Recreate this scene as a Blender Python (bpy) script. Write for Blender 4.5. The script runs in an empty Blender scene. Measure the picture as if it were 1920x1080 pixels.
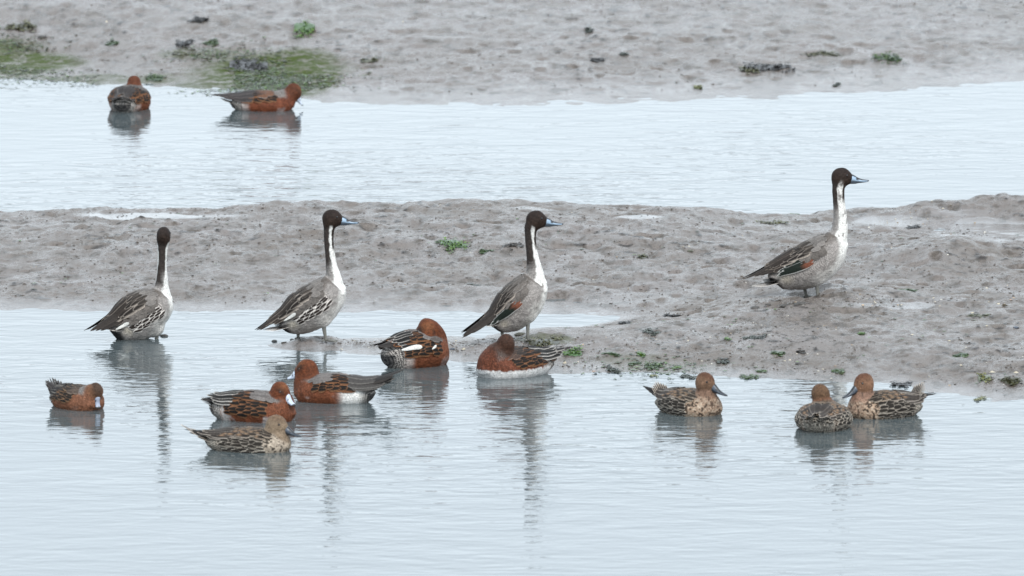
import bpy, bmesh, math, random
import numpy as np
from mathutils import Vector, Matrix, Euler

C = bpy.context.scene.collection
R = math.radians
rng = random.Random(7)
nrs = np.random.RandomState(11)

# ------------------------------------------------------------------ camera
FPX = 28000.0            # focal length in pixels of a 1920 wide frame
CAMH = 7.1
PITCH = R(7.6)
cam_d = bpy.data.cameras.new('camera'); cam = bpy.data.objects.new('camera', cam_d); C.objects.link(cam)
cam.location = (0, 0, CAMH); cam.rotation_euler = (R(90) - PITCH, 0, 0)
cam_d.sensor_width = 36.0; cam_d.lens = FPX * 36.0 / 1920.0
cam_d.clip_start = 1.0; cam_d.clip_end = 6000.0
cam_d.dof.use_dof = True; cam_d.dof.focus_distance = 53.0; cam_d.dof.aperture_fstop = 9.0
bpy.context.scene.camera = cam

# ------------------------------------------------------------------ world, sun, exposure
SUN_EL, SUN_AZ = R(46), R(160)      # azimuth clockwise from +Y: behind the camera, a little right
w = bpy.data.worlds.new("World"); bpy.context.scene.world = w; w.use_nodes = True
nt = w.node_tree; nt.nodes.clear()
wo = nt.nodes.new('ShaderNodeOutputWorld'); bg = nt.nodes.new('ShaderNodeBackground')
sky = nt.nodes.new('ShaderNodeTexSky'); sky.sky_type = 'NISHITA'; sky.sun_disc = False
sky.sun_elevation = SUN_EL; sky.sun_rotation = SUN_AZ; sky.air_density = 1.0; sky.dust_density = 3.0
hs = nt.nodes.new('ShaderNodeHueSaturation'); hs.inputs['Saturation'].default_value = 0.45
tc = nt.nodes.new('ShaderNodeTexCoord')
cn = nt.nodes.new('ShaderNodeTexNoise'); cn.inputs['Scale'].default_value = 2.2; cn.inputs['Detail'].default_value = 4
cr = nt.nodes.new('ShaderNodeValToRGB')
cr.color_ramp.elements[0].position = 0.25; cr.color_ramp.elements[0].color = (6.6, 7.5, 8.3, 1)
cr.color_ramp.elements[1].position = 0.75; cr.color_ramp.elements[1].color = (8.6, 9.5, 10.2, 1)
mx = nt.nodes.new('ShaderNodeMix'); mx.data_type = 'RGBA'; mx.inputs[0].default_value = 0.8
nt.links.new(tc.outputs['Generated'], cn.inputs['Vector']); nt.links.new(cn.outputs['Fac'], cr.inputs['Fac'])
nt.links.new(sky.outputs[0], hs.inputs['Color']); nt.links.new(hs.outputs[0], mx.inputs[6])
sep = nt.nodes.new('ShaderNodeSeparateXYZ'); gr = nt.nodes.new('ShaderNodeMapRange'); vm = nt.nodes.new('ShaderNodeVectorMath'); vm.operation = 'SCALE'
gr.inputs[1].default_value = 0.05; gr.inputs[2].default_value = 0.7; gr.inputs[3].default_value = 1.42; gr.inputs[4].default_value = 0.85
nt.links.new(tc.outputs['Generated'], sep.inputs[0]); nt.links.new(sep.outputs['Z'], gr.inputs[0])
nt.links.new(cr.outputs[0], vm.inputs[0]); nt.links.new(gr.outputs[0], vm.inputs['Scale']); nt.links.new(vm.outputs[0], mx.inputs[7]); nt.links.new(mx.outputs[2], bg.inputs['Color'])
bg.inputs['Strength'].default_value = 0.1
nt.links.new(bg.outputs[0], wo.inputs[0])
sd = bpy.data.lights.new('sun', 'SUN'); so = bpy.data.objects.new('sun', sd); C.objects.link(so)
sd.energy = 1.35; sd.angle = R(25); sd.color = (1.0, 0.96, 0.9)
dv = Vector((math.sin(SUN_AZ) * math.cos(SUN_EL), math.cos(SUN_AZ) * math.cos(SUN_EL), math.sin(SUN_EL)))
so.rotation_euler = dv.to_track_quat('Z', 'Y').to_euler(); so.location = (0, 40, 30)
vs = bpy.context.scene.view_settings
vs.view_transform = 'Standard'; vs.look = 'None'; vs.gamma = 1.0; vs.exposure = 0.74

# ------------------------------------------------------------------ pixel -> ground
def ray(u, v):
    a = math.atan2(v - 540.0, FPX) + PITCH
    d = math.hypot(FPX, v - 540.0)
    return ((u - 960.0) / d, math.cos(a), -math.sin(a))
def ground(u, v, z=0.0):
    r = ray(u, v); t = (z - CAMH) / r[2]
    return (r[0] * t, r[1] * t, z)
def img_v(Y):           # image row of a ground point at depth Y, z = 0 (array)
    return 540.0 + FPX * np.tan(np.arctan2(CAMH, Y) - PITCH)
def img_u(X, Y):
    dep = Y * math.cos(PITCH) + CAMH * math.sin(PITCH)
    return 960.0 + FPX * X / dep
def scale_at(x, y, z=0.0):   # pixels per metre
    return FPX / (y * math.cos(PITCH) + (CAMH - z) * math.sin(PITCH))

# ------------------------------------------------------------------ noise
def _h(ix, iy, iz, seed):
    n = (ix.astype(np.int64) * 374761393 + iy.astype(np.int64) * 668265263 + iz.astype(np.int64) * 2147483647 + seed * 1274126177) & 0xffffffff
    n = ((n ^ (n >> 13)) * 1274126177) & 0xffffffff
    n = n ^ (n >> 16)
    return (n & 0xffff).astype(np.float32) / 65535.0
def vn2(x, y, seed=0):
    xi = np.floor(x); yi = np.floor(y); fx = x - xi; fy = y - yi
    fx = fx * fx * fx * (fx * (fx * 6 - 15) + 10); fy = fy * fy * fy * (fy * (fy * 6 - 15) + 10)
    xi = xi.astype(np.int64); yi = yi.astype(np.int64); z = np.zeros_like(xi)
    a = _h(xi, yi, z, seed); b = _h(xi + 1, yi, z, seed); c = _h(xi, yi + 1, z, seed); d = _h(xi + 1, yi + 1, z, seed)
    return ((a * (1 - fx) + b * fx) * (1 - fy) + (c * (1 - fx) + d * fx) * fy) * 2 - 1
def vn3(p, seed=0):
    q = np.floor(p); f = p - q; f = f * f * (3 - 2 * f); q = q.astype(np.int64)
    r = 0
    for i in (0, 1):
        for j in (0, 1):
            for k in (0, 1):
                wt = (f[:, 0] if i else 1 - f[:, 0]) * (f[:, 1] if j else 1 - f[:, 1]) * (f[:, 2] if k else 1 - f[:, 2])
                r = r + wt * _h(q[:, 0] + i, q[:, 1] + j, q[:, 2] + k, seed)
    return r * 2 - 1
def sm(a, b, x):
    t = np.clip((x - a) / (b - a), 0, 1); return t * t * (3 - 2 * t)

# ------------------------------------------------------------------ materials
def mat_new(name):
    m = bpy.data.materials.new(name); m.use_nodes = True
    return m, m.node_tree, m.node_tree.nodes['Principled BSDF']
def N(nt, t, **k):
    n = nt.nodes.new(t)
    for a, b in k.items(): setattr(n, a, b)
    return n
def mapped(nt, scale, rot=(0, 0, 0), coord='Object'):
    t = N(nt, 'ShaderNodeTexCoord'); m = N(nt, 'ShaderNodeMapping')
    m.inputs['Scale'].default_value = scale; m.inputs['Rotation'].default_value = rot
    nt.links.new(t.outputs[coord], m.inputs[0]); return m.outputs[0]
def noise(nt, vec, scale, detail=3, rough=0.5, dist=0.0):
    n = N(nt, 'ShaderNodeTexNoise'); n.inputs['Scale'].default_value = scale; n.inputs['Detail'].default_value = detail
    n.inputs['Roughness'].default_value = rough; n.inputs['Distortion'].default_value = dist
    if vec is not None: nt.links.new(vec, n.inputs['Vector'])
    return n.outputs['Fac']
def maprange(nt, v, a, b, c, d):
    n = N(nt, 'ShaderNodeMapRange'); n.inputs[1].default_value = a; n.inputs[2].default_value = b
    n.inputs[3].default_value = c; n.inputs[4].default_value = d; nt.links.new(v, n.inputs[0]); return n.outputs[0]
def mixc(nt, f, a, b, mode='MIX'):
    n = N(nt, 'ShaderNodeMix', data_type='RGBA', blend_type=mode)
    for i, x in ((0, f), (6, a), (7, b)):
        if isinstance(x, (int, float)): n.inputs[i].default_value = x
        elif isinstance(x, tuple): n.inputs[i].default_value = x + (1,) if len(x) == 3 else x
        else: nt.links.new(x, n.inputs[i])
    return n.outputs[2]
def math_n(nt, op, a, b=None):
    n = N(nt, 'ShaderNodeMath', operation=op)
    for i, x in ((0, a), (1, b)):
        if x is None: continue
        if isinstance(x, (int, float)): n.inputs[i].default_value = x
        else: nt.links.new(x, n.inputs[i])
    return n.outputs[0]
def bump(nt, h, dist, strength=1.0, nrm=None):
    b = N(nt, 'ShaderNodeBump'); b.inputs['Distance'].default_value = dist; b.inputs['Strength'].default_value = strength
    nt.links.new(h, b.inputs['Height'])
    if nrm is not None: nt.links.new(nrm, b.inputs['Normal'])
    return b.outputs[0]

def make_water_mat():
    m, nt, p = mat_new('estuary_water')
    p.inputs['Base Color'].default_value = (0.085, 0.105, 0.112, 1)
    p.inputs['Roughness'].default_value = 0.035; p.inputs['IOR'].default_value = 1.33
    # long crested ripples, broad swell and fine chop; calm and breezy patches
    cal = maprange(nt, noise(nt, mapped(nt, (0.35, 0.22, 1)), 1.0, 2), 0.38, 0.62, 0.35, 1.0)
    n1 = noise(nt, mapped(nt, (3.6, 6.2, 1), (0, 0, R(4))), 1.0, 3, 0.5, 0.6)
    n2 = noise(nt, mapped(nt, (8.0, 17.0, 1), (0, 0, R(-7))), 1.0, 2, 0.55, 0.3)
    n3 = noise(nt, mapped(nt, (16.0, 38.0, 1), (0, 0, R(11))), 1.0, 2, 0.5)
    h = math_n(nt, 'ADD', math_n(nt, 'MULTIPLY', n1, 0.9), math_n(nt, 'MULTIPLY', n2, 0.42))
    h = math_n(nt, 'ADD', h, math_n(nt, 'MULTIPLY', n3, 0.10))
    sy = N(nt, 'ShaderNodeSeparateXYZ'); nt.links.new(mapped(nt, (1, 1, 1)), sy.inputs[0])
    lee = maprange(nt, sy.outputs[1], 55.0, 58.5, 1.0, 0.45)      # calm lee behind the mudflat
    lee.node.interpolation_type = 'SMOOTHSTEP'
    fore = maprange(nt, sy.outputs[1], 48.2, 50.4, 0.62, 1.0)
    h = math_n(nt, 'MULTIPLY', math_n(nt, 'MULTIPLY', h, cal), math_n(nt, 'MULTIPLY', lee, fore))
    nt.links.new(bump(nt, h, 0.0090), p.inputs['Normal'])
    return m
def make_mud_mat():
    m, nt, p = mat_new('wet_mud')
    a = N(nt, 'ShaderNodeAttribute', attribute_name='mud')       # R wet, G algae, B spot
    s = N(nt, 'ShaderNodeSeparateColor'); nt.links.new(a.outputs['Color'], s.inputs[0])
    big = noise(nt, mapped(nt, (1, 1, 1)), 2.2, 4, 0.6)
    mid = noise(nt, mapped(nt, (1, 0.6, 1)), 14.0, 5, 0.65)
    fine = noise(nt, mapped(nt, (1, 0.7, 1)), 70.0, 4, 0.7)
    c = mixc(nt, maprange(nt, big, 0.35, 0.65, 0, 1), (0.155, 0.132, 0.115), (0.200, 0.178, 0.168))
    c = mixc(nt, maprange(nt, mid, 0.52, 0.62, 0, 0.9), c, (0.078, 0.062, 0.048))
    c = mixc(nt, maprange(nt, fine, 0.57, 0.70, 0, 0.85), c, (0.035, 0.028, 0.024))
    c = mixc(nt, s.outputs[2], c, (0.03, 0.024, 0.02))
    g = math_n(nt, 'MULTIPLY', s.outputs[1], maprange(nt, noise(nt, mapped(nt, (1, 1, 1)), 22.0, 4, 0.7), 0.36, 0.54, 0.25, 1.0))
    c = mixc(nt, g, c, (0.062, 0.088, 0.022))
    c = mixc(nt, math_n(nt, 'MULTIPLY', s.outputs[0], 0.55), c, mixc(nt, 1.0, c, (0.62, 0.60, 0.58), 'MULTIPLY'))     # soaked mud is darker
    nt.links.new(c, p.inputs['Base Color'])
    ro = maprange(nt, noise(nt, mapped(nt, (1, 0.6, 1)), 9.0, 4, 0.6), 0.38, 0.62, 0.08, 0.42)
    ro = math_n(nt, 'MULTIPLY', ro, math_n(nt, 'SUBTRACT', 1.0, math_n(nt, 'MULTIPLY', s.outputs[0], 0.85)))
    ro = math_n(nt, 'ADD', math_n(nt, 'ADD', ro, 0.03), math_n(nt, 'MULTIPLY', g, 0.45))
    nt.links.new(ro, p.inputs['Roughness']); p.inputs['IOR'].default_value = 1.4
    nt.links.new(math_n(nt, 'SUBTRACT', 0.55, math_n(nt, 'MULTIPLY', g, 0.4)), p.inputs['Specular IOR Level'])
    bh = math_n(nt, 'ADD', fine, math_n(nt, 'MULTIPLY', noise(nt, mapped(nt, (1, 1, 1)), 190.0, 3, 0.6), 0.35))
    b = bump(nt, bh, 0.009, 1.0)
    st = math_n(nt, 'SUBTRACT', 1.0, math_n(nt, 'MULTIPLY', s.outputs[0], 0.93))
    nt.links.new(st, b.node.inputs['Strength'])
    nt.links.new(b, p.inputs['Normal'])
    return m
def make_plume_mat():
    m, nt, p = mat_new('plumage')
    a = N(nt, 'ShaderNodeAttribute', attribute_name='Col')
    n = noise(nt, mapped(nt, (1, 1, 1)), 260.0, 3, 0.6)
    c = mixc(nt, 1.0, a.outputs['Color'], mixc(nt, maprange(nt, n, 0.3, 0.7, 0, 1), (0.48, 0.48, 0.48), (1.08, 1.07, 1.05)), 'MULTIPLY')
    nt.links.new(c, p.inputs['Base Color']); p.inputs['Roughness'].default_value = 0.62
    p.inputs['Specular IOR Level'].default_value = 0.15
    p.inputs['Sheen Weight'].default_value = 0.0
    nt.links.new(bump(nt, noise(nt, mapped(nt, (0.5, 1, 1)), 160.0, 3, 0.6), 0.003, 0.6), p.inputs['Normal'])
    return m
def make_col_mat(name, rough, spec=0.5):
    m, nt, p = mat_new(name)
    a = N(nt, 'ShaderNodeAttribute', attribute_name='Col')
    n = noise(nt, mapped(nt, (1, 1, 1)), 120.0, 3, 0.6)
    c = mixc(nt, 1.0, a.outputs['Color'], mixc(nt, maprange(nt, n, 0.3, 0.7, 0, 1), (0.8, 0.8, 0.8), (1.15, 1.15, 1.15)), 'MULTIPLY')
    nt.links.new(c, p.inputs['Base Color']); p.inputs['Roughness'].default_value = rough
    p.inputs['Specular IOR Level'].default_value = spec
    nt.links.new(bump(nt, n, 0.002, 0.4), p.inputs['Normal'])
    return m
M_WATER = make_water_mat(); M_MUD = make_mud_mat(); M_PL = make_plume_mat()
M_HORN = make_col_mat('horn', 0.33); M_WEED = make_col_mat('weed', 0.35); M_SHELL = make_col_mat('shell', 0.5); M_EYE = make_col_mat('eye_gloss', 0.08, 0.7)

# ------------------------------------------------------------------ mesh helpers
def mesh_obj(name, V, F, mat, parent=None, col=None, smooth=True, attr='Col'):
    V = np.asarray(V, np.float32); me = bpy.data.meshes.new(name)
    if isinstance(F, np.ndarray):
        k = F.shape[1]; nf = F.shape[0]
        me.vertices.add(len(V)); me.loops.add(nf * k); me.polygons.add(nf)
        me.vertices.foreach_set('co', V.ravel())
        me.loops.foreach_set('vertex_index', F.astype(np.int32).ravel())
        me.polygons.foreach_set('loop_start', np.arange(0, nf * k, k, dtype=np.int32))
        me.polygons.foreach_set('loop_total', np.full(nf, k, np.int32))
        me.update(calc_edges=True)
    else:
        me.from_pydata(V.tolist(), [], F)
    if smooth: me.polygons.foreach_set('use_smooth', np.ones(len(me.polygons), bool))
    if col is not None:
        col = np.asarray(col, np.float32)
        ca = me.color_attributes.new(attr, 'FLOAT_COLOR', 'POINT')
        ca.data.foreach_set('color', np.concatenate([np.clip(col, 0, 1), np.ones((len(col), 1), np.float32)], 1).astype(np.float32).ravel())
    me.update(); me.materials.append(mat)
    o = bpy.data.objects.new(name, me); C.objects.link(o)
    if parent is not None: o.parent = parent
    return o
def tag(o, label=None, cat=None, group=None, kind=None):
    if label: o['label'] = label
    if cat: o['category'] = cat
    if group: o['group'] = group
    if kind: o['kind'] = kind
    return o

# ------------------------------------------------------------------ terrain height
# key curves across the photo's columns: each is (depth line as image row, height m)
COLS = np.array([-1400, 0, 200, 400, 620, 760, 900, 1080, 1250, 1450, 1640, 1760, 1920, 3300], float)
def K(*a): return np.array(a, float)
KEYS = [
 (K(*[-2400] * 14), K(*[1.6] * 14)),
 (K(*[-500] * 14), K(*[0.75] * 14)),
 (K(40, 40, 50, 50, 60, 70, 70, 70, 70, 60, 50, 40, 30, 20), K(.20, .17, .16, .15, .13, .11, .10, .09, .085, .08, .075, .075, .07, .07)),
 (K(150, 150, 160, 172, 186, 195, 195, 195, 190, 180, 172, 165, 155, 140), K(*[0.0] * 14)),
 (K(205, 205, 210, 220, 230, 240, 240, 240, 238, 232, 225, 220, 215, 200), K(*[-.04] * 14)),
 (K(396, 396, 392, 388, 388, 386, 385, 385, 388, 396, 380, 376, 372, 372), K(-.05, -.05, -.05, -.05, -.05, -.05, -.05, -.05, -.05, -.05, -.03, -.03, -.03, -.03)),
 (K(422, 418, 420, 424, 424, 424, 424, 424, 422, 416, 402, 404, 404, 404), K(.05, .045, .068, .084, .086, .088, .09, .086, .075, .028, .02, .052, .068, .07)),
 (K(470, 468, 466, 466, 466, 466, 466, 466, 466, 440, 412, 424, 428, 430), K(.06, .06, .072, .074, .072, .074, .078, .08, .08, .035, .005, .008, .01, .01)),
 (K(545, 545, 540, 540, 540, 540, 540, 535, 525, 505, 490, 500, 490, 490), K(.022, .022, .028, .028, .03, .03, .03, .034, .045, .05, .05, .075, .06, .05)),
 (K(592, 592, 592, 592, 590, 588, 586, 584, 582, 548, 545, 550, 550, 550), K(-.003, -.003, -.003, -.003, -.002, -.002, -.001, .0, .012, .03, .035, .03, .03, .03)),
 (K(615, 615, 615, 615, 612, 610, 606, 600, 594, 580, 580, 580, 580, 580), K(-.03, -.03, -.03, -.025, -.02, -.02, -.02, -.014, .012, .055, .06, .05, .05, .05)),
 (K(635, 635, 635, 636, 636, 635, 632, 618, 606, 600, 600, 600, 600, 600), K(-.03, -.03, -.03, -.012, -.001, .001, .002, .008, .035, .06, .065, .055, .055, .055)),
 (K(648, 648, 648, 648, 648, 650, 650, 652, 655, 660, 665, 668, 670, 670), K(-.03, -.03, -.03, -.014, .006, .012, .02, .035, .042, .045, .05, .05, .055, .055)),
 (K(662, 662, 662, 662, 662, 668, 680, 700, 708, 716, 724, 740, 758, 800), K(-.03, -.03, -.03, -.02, -.001, -.001, -.001, -.001, -.001, -.001, -.001, -.001, -.001, 0)),
 (K(720, 720, 720, 720, 720, 724, 735, 755, 765, 775, 785, 800, 818, 860), K(*[-.05] * 14)),
 (K(*[1500] * 14), K(*[-.25] * 14)),
 (K(*[9000] * 14), K(*[-.6] * 14)),
]
def column_interp(arr, u):
    i = np.clip(np.searchsorted(COLS, u, side='right') - 1, 0, len(COLS) - 2)
    t = np.clip((u - COLS[i]) / (COLS[i + 1] - COLS[i]), 0, 1); t = t * t * (3 - 2 * t)
    return arr[i] * (1 - t) + arr[i + 1] * t
PUDDLES = [(285, 401, 150, 6, 1), (1212, 409, 60, 4, 1), (1860, 430, 120, 20, 1), (1700, 412, 110, 8, .9), (1790, 400, 90, 7, .9), (1660, 574, 110, 8, .7), (1180, 560, 160, 14, .5),
           (700, 560, 300, 16, .35), (1500, 420, 120, 8, .5), (990, 395, 60, 3, .8)]
MOUNDS = [(1575, 582, 75, 14, .030), (1790, 505, 110, 18, .022), (1020, 642, 40, 7, .012), (470, 640, 0.1, 1, 0), (560, 648, 48, 7, .009), (612, 645, 40, 6, .010), (300, 634, 30, 4, .007), (1000, 452, 60, 8, .012), (1150, 450, 120, 12, .012), (460, 470, 150, 14, .01)]
ALGAE = [(50, 122, 120, 26, 1), (20, 84, 70, 16, .8), (500, 140, 170, 44, 1), (430, 165, 120, 20, .8), (130, 150, 160, 12, .6), (400, 98, 90, 12, .5), (545, 165, 90, 22, 1), (290, 150, 60, 12, .6),
         (1250, 690, 160, 22, .25), (1020, 640, 50, 8, .5)]
def terrain(X, Y, want=False):
    X = np.asarray(X, float); Y = np.maximum(np.asarray(Y, float), 6.0)
    v = np.clip(img_v(Y), -2390, 8990); u = img_u(X, Y)
    # wobble the shorelines
    v = v + 6.0 * vn2(X * 1.6, Y * 1.1, 3) * np.clip((v + 500) / 500, 0, 1) + 2.2 * vn2(X * 6.0, Y * 3.0, 4)
    uu = np.clip(u + 25 * vn2(X * 1.1 + 9, Y * .9, 5), -1399, 3299)
    h = np.zeros_like(v)
    vs_ = [column_interp(k[0], uu) for k in KEYS]; hs_ = [column_interp(k[1], uu) for k in KEYS]
    h = h + hs_[0]
    for i in range(len(KEYS) - 1):
        t = np.clip((v - vs_[i]) / (vs_[i + 1] - vs_[i] + 1e-6), 0, 1)
        t = t * t * (3 - 2 * t) * .6 + t * .4
        h = np.where(v >= vs_[i], hs_[i] * (1 - t) + hs_[i + 1] * t, h)
    for (a, b, c, d, hh) in MOUNDS:
        h = h + hh * np.exp(-((u - a) / c) ** 2 - ((v - b) / d) ** 2)
    wet = np.zeros_like(h)
    for (a, b, c, d, s_) in PUDDLES:
        vv = v + h * 500
        q = ((u - a) / c) ** 2 + ((v - (b + 500 * h)) / (d * 1.2)) ** 2 + .6 * vn2(X * 7, Y * 4, 21)
        wet = np.maximum(wet, s_ * (1 - sm(.5, 1.1, q)))
    # waterlogged margin just above the water
    farb = v + 450 * h < 300; shore = 1 - sm(0.002, np.where(farb, .055, .018), h)
    wet = np.maximum(wet, shore * .75); wet = np.maximum(wet, .35 * (1 - sm(250, 300, v)) * .9 + 0 * wet)
    am = (1 - .9 * np.clip(wet, 0, 1)) * sm(-.02, .02, h)
    patch = .55 + .45 * vn2(X * .9, Y * .7, 8)
    n = .0050 * vn2(X * 5, Y * 3.2, 10) + .0064 * vn2(X * 11, Y * 7, 11) * (0.6 + .8 * patch)
    rid = (1 - np.abs(vn2(X * 8 + 3, Y * 4.5, 12))) ** 3
    n = n + -.008 * (rid - .3) * patch + .0042 * vn2(X * 24, Y * 14, 13) + .0024 * vn2(X * 60, Y * 45, 14)
    dimp = np.clip(vn2(X * 17, Y * 11, 15) - .35, 0, 1); n = n - .034 * dimp * patch
    sp = np.clip(vn2(X * 38, Y * 28, 16) - .60, 0, 1) * np.clip(.4 + vn2(X * 3, Y * 2, 17), 0, 1.2)
    n = n + .010 * sp
    n = n * np.where(v < 250, .95, 1.0)
    hh = h + n * am
    if not want: return hh
    alg = np.zeros_like(h)
    for (a, b, c, d, s_) in ALGAE:
        q = ((u - a) / c) ** 2 + ((v - (b + 450 * np.maximum(h, 0))) / d) ** 2 + .7 * vn2(X * 5, Y * 3, 22)
        alg = np.maximum(alg, s_ * (1 - sm(.3, 1.2, q)))
    return hh, wet, alg, np.clip(sp * 5 * am, 0, 1)
def hit(u, v):
    r = ray(u, v); z = 0.0
    for _ in range(60):
        t = (z - CAMH) / r[2]; x, y = r[0] * t, r[1] * t
        zn = max(0.0, float(terrain(np.array([x]), np.array([y]))[0])); z = z * .6 + zn * .4
    return x, y, z
def grow(a, b, n, first):   # n coordinates from a to b, spacing growing from 'first'
    t = np.linspace(0, 1, n + 1)[1:]; k = math.log(abs(b - a) / (first * n) + 1) * 1.6
    return a + (b - a) * (np.exp(k * t) - 1) / (math.exp(k) - 1)
def build_ground():
    xs = np.arange(-2.35, 2.35, .0068)
    xs = np.concatenate([grow(-2.35, -1500, 40, .02)[::-1], xs, grow(2.35, 1500, 40, .02)])
    ys = [grow(50.0, -200, 24, .1)[::-1], np.arange(50.0, 60.5, .0095), np.arange(60.5, 64.5, .022), grow(64.5, 5000, 60, .05)]
    ys = np.concatenate(ys)
    X, Y = np.meshgrid(xs, ys)
    H, wet, alg, sp = terrain(X, Y, True)
    H = np.where(Y < 6, -.6, H)
    V = np.stack([X, Y, H], -1).reshape(-1, 3)
    nx, ny = len(xs), len(ys)
    idx = np.arange(nx * ny).reshape(ny, nx)
    F = np.stack([idx[:-1, :-1], idx[:-1, 1:], idx[1:, 1:], idx[1:, :-1]], -1).reshape(-1, 4)
    col = np.stack([wet, alg, sp], -1).reshape(-1, 3)
    tag(mesh_obj('mud', V, F, M_MUD, col=col, attr='mud'), kind='structure')
build_ground()
SWIM = [(474, 786, -14, 62, 1), (630, 752, 163, 58, 1), (776, 685, 40, 50, .5), (968, 702, 215, 56, .6), (141, 763, -46, 45, 1.2), (490, 205, 4, 55, .8), (241, 205, 78, 42, .8), (463, 843, -8, 62, 1),
        (1289, 773, -42, 50, 1), (1543, 803, 80, 50, 1), (1662, 779, 203, 52, 1), (262, 634, 24, 40, .9), (600, 640, 0, 12, .5), (288, 634, 0, 2, .6)]
def build_water():
    """one sheet to the horizon; fine enough near the birds to carry the rings they make"""
    xs = np.arange(-2.2, 2.2, .012); xs = np.concatenate([grow(-2.2, -1500, 30, .03)[::-1], xs, grow(2.2, 1500, 30, .03)])
    ys = np.concatenate([grow(46.2, -200, 24, .1)[::-1], np.arange(46.2, 54.0, .0125), np.arange(54.0, 57.5, .05), np.arange(57.5, 62.0, .025), grow(62.0, 5000, 50, .06)])
    X, Y = np.meshgrid(xs, ys); Z = np.zeros_like(X)
    for i, (u, v, yaw, hl, am) in enumerate(SWIM):
        x, y, _ = ground(u, v); s_ = scale_at(x, y); hl = hl / s_; dx, dy = math.cos(R(yaw)), math.sin(R(yaw)); y += .04
        px, py = X - x, Y - y; t = np.clip(px * dx + py * dy, -hl, hl)
        r = np.sqrt((px - t * dx) ** 2 + (py - t * dy) ** 2); an = np.arctan2(py, px)
        rr = np.maximum(r - .05, 0) + .012 * vn2(X * 9 + i, Y * 9, 60)
        Z += am * .00034 * np.sin(2 * np.pi * rr / .052 + 1.3 * np.sin(2 * an + i)) * np.exp(-rr / .15) * sm(0, .02, rr) * (.55 + .45 * vn2(X * 4 + i * 3, Y * 4, 61))
    V = np.stack([X, Y, Z], -1).reshape(-1, 3); nx, ny = len(xs), len(ys); idx = np.arange(nx * ny).reshape(ny, nx)
    F = np.stack([idx[:-1, :-1], idx[:-1, 1:], idx[1:, 1:], idx[1:, :-1]], -1).reshape(-1, 4)
    tag(mesh_obj('water', V, F, M_WATER), kind='structure')
build_water()

# ------------------------------------------------------------------ implicit surfaces
def smin(a, b, k):
    h = np.clip(.5 + .5 * (b - a) / k, 0, 1); return b * (1 - h) + a * h - k * h * (1 - h)
def surface_nets(F, org, hstep):
    nx, ny, nz = F.shape; ins = F < 0
    cnt = np.zeros((nx - 1, ny - 1, nz - 1), np.int8)
    for i in (0, 1):
        for j in (0, 1):
            for k in (0, 1):
                cnt += ins[i:nx - 1 + i, j:ny - 1 + j, k:nz - 1 + k]
    act = (cnt > 0) & (cnt < 8); ci = np.argwhere(act)
    idm = np.full(act.shape, -1, np.int32); idm[act] = np.arange(len(ci))
    acc = np.zeros((len(ci), 3)); n = np.zeros(len(ci))
    for ax in range(3):
        o1, o2 = [a for a in range(3) if a != ax]
        for p in (0, 1):
            for q in (0, 1):
                a = ci.copy(); a[:, o1] += p; a[:, o2] += q; b = a.copy(); b[:, ax] += 1
                fa = F[a[:, 0], a[:, 1], a[:, 2]]; fb = F[b[:, 0], b[:, 1], b[:, 2]]
                c = (fa < 0) != (fb < 0)
                t = np.where(c, fa / np.where(c, fa - fb, 1), 0)
                pos = a.astype(float); pos[:, ax] += t
                acc += pos * c[:, None]; n += c
    V = acc / n[:, None] * hstep + np.array(org)
    faces = []
    for ax in range(3):
        o1, o2 = (ax + 1) % 3, (ax + 2) % 3
        sl0 = [slice(None)] * 3; sl1 = [slice(None)] * 3; sl0[ax] = slice(0, -1); sl1[ax] = slice(1, None)
        d = ins[tuple(sl0)] != ins[tuple(sl1)]; e = np.argwhere(d)
        ok = (e[:, o1] > 0) & (e[:, o2] > 0) & (e[:, o1] < F.shape[o1] - 1) & (e[:, o2] < F.shape[o2] - 1); e = e[ok]
        def cell(s, t):
            c = e.copy(); c[:, o1] -= s; c[:, o2] -= t; return idm[c[:, 0], c[:, 1], c[:, 2]]
        q = np.stack([cell(1, 1), cell(0, 1), cell(0, 0), cell(1, 0)], -1)
        flip = ~ins[e[:, 0], e[:, 1], e[:, 2]]
        q[flip] = q[flip][:, ::-1]; faces.append(q)
    Fc = np.concatenate(faces)
    for _ in range(2):
        s = np.zeros_like(V); c = np.zeros(len(V))
        for a in range(4):
            b = (a + 1) % 4
            np.add.at(s, Fc[:, a], V[Fc[:, b]]); np.add.at(c, Fc[:, a], 1)
            np.add.at(s, Fc[:, b], V[Fc[:, a]]); np.add.at(c, Fc[:, b], 1)
        V = V * .5 + s / c[:, None] * .5
    return V, Fc

def gsm(a, n):
    k = np.hanning(n + 2)[1:-1]; k /= k.sum(); return np.convolve(np.pad(a, n // 2, mode='edge'), k, 'valid')[:len(a)]

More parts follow.
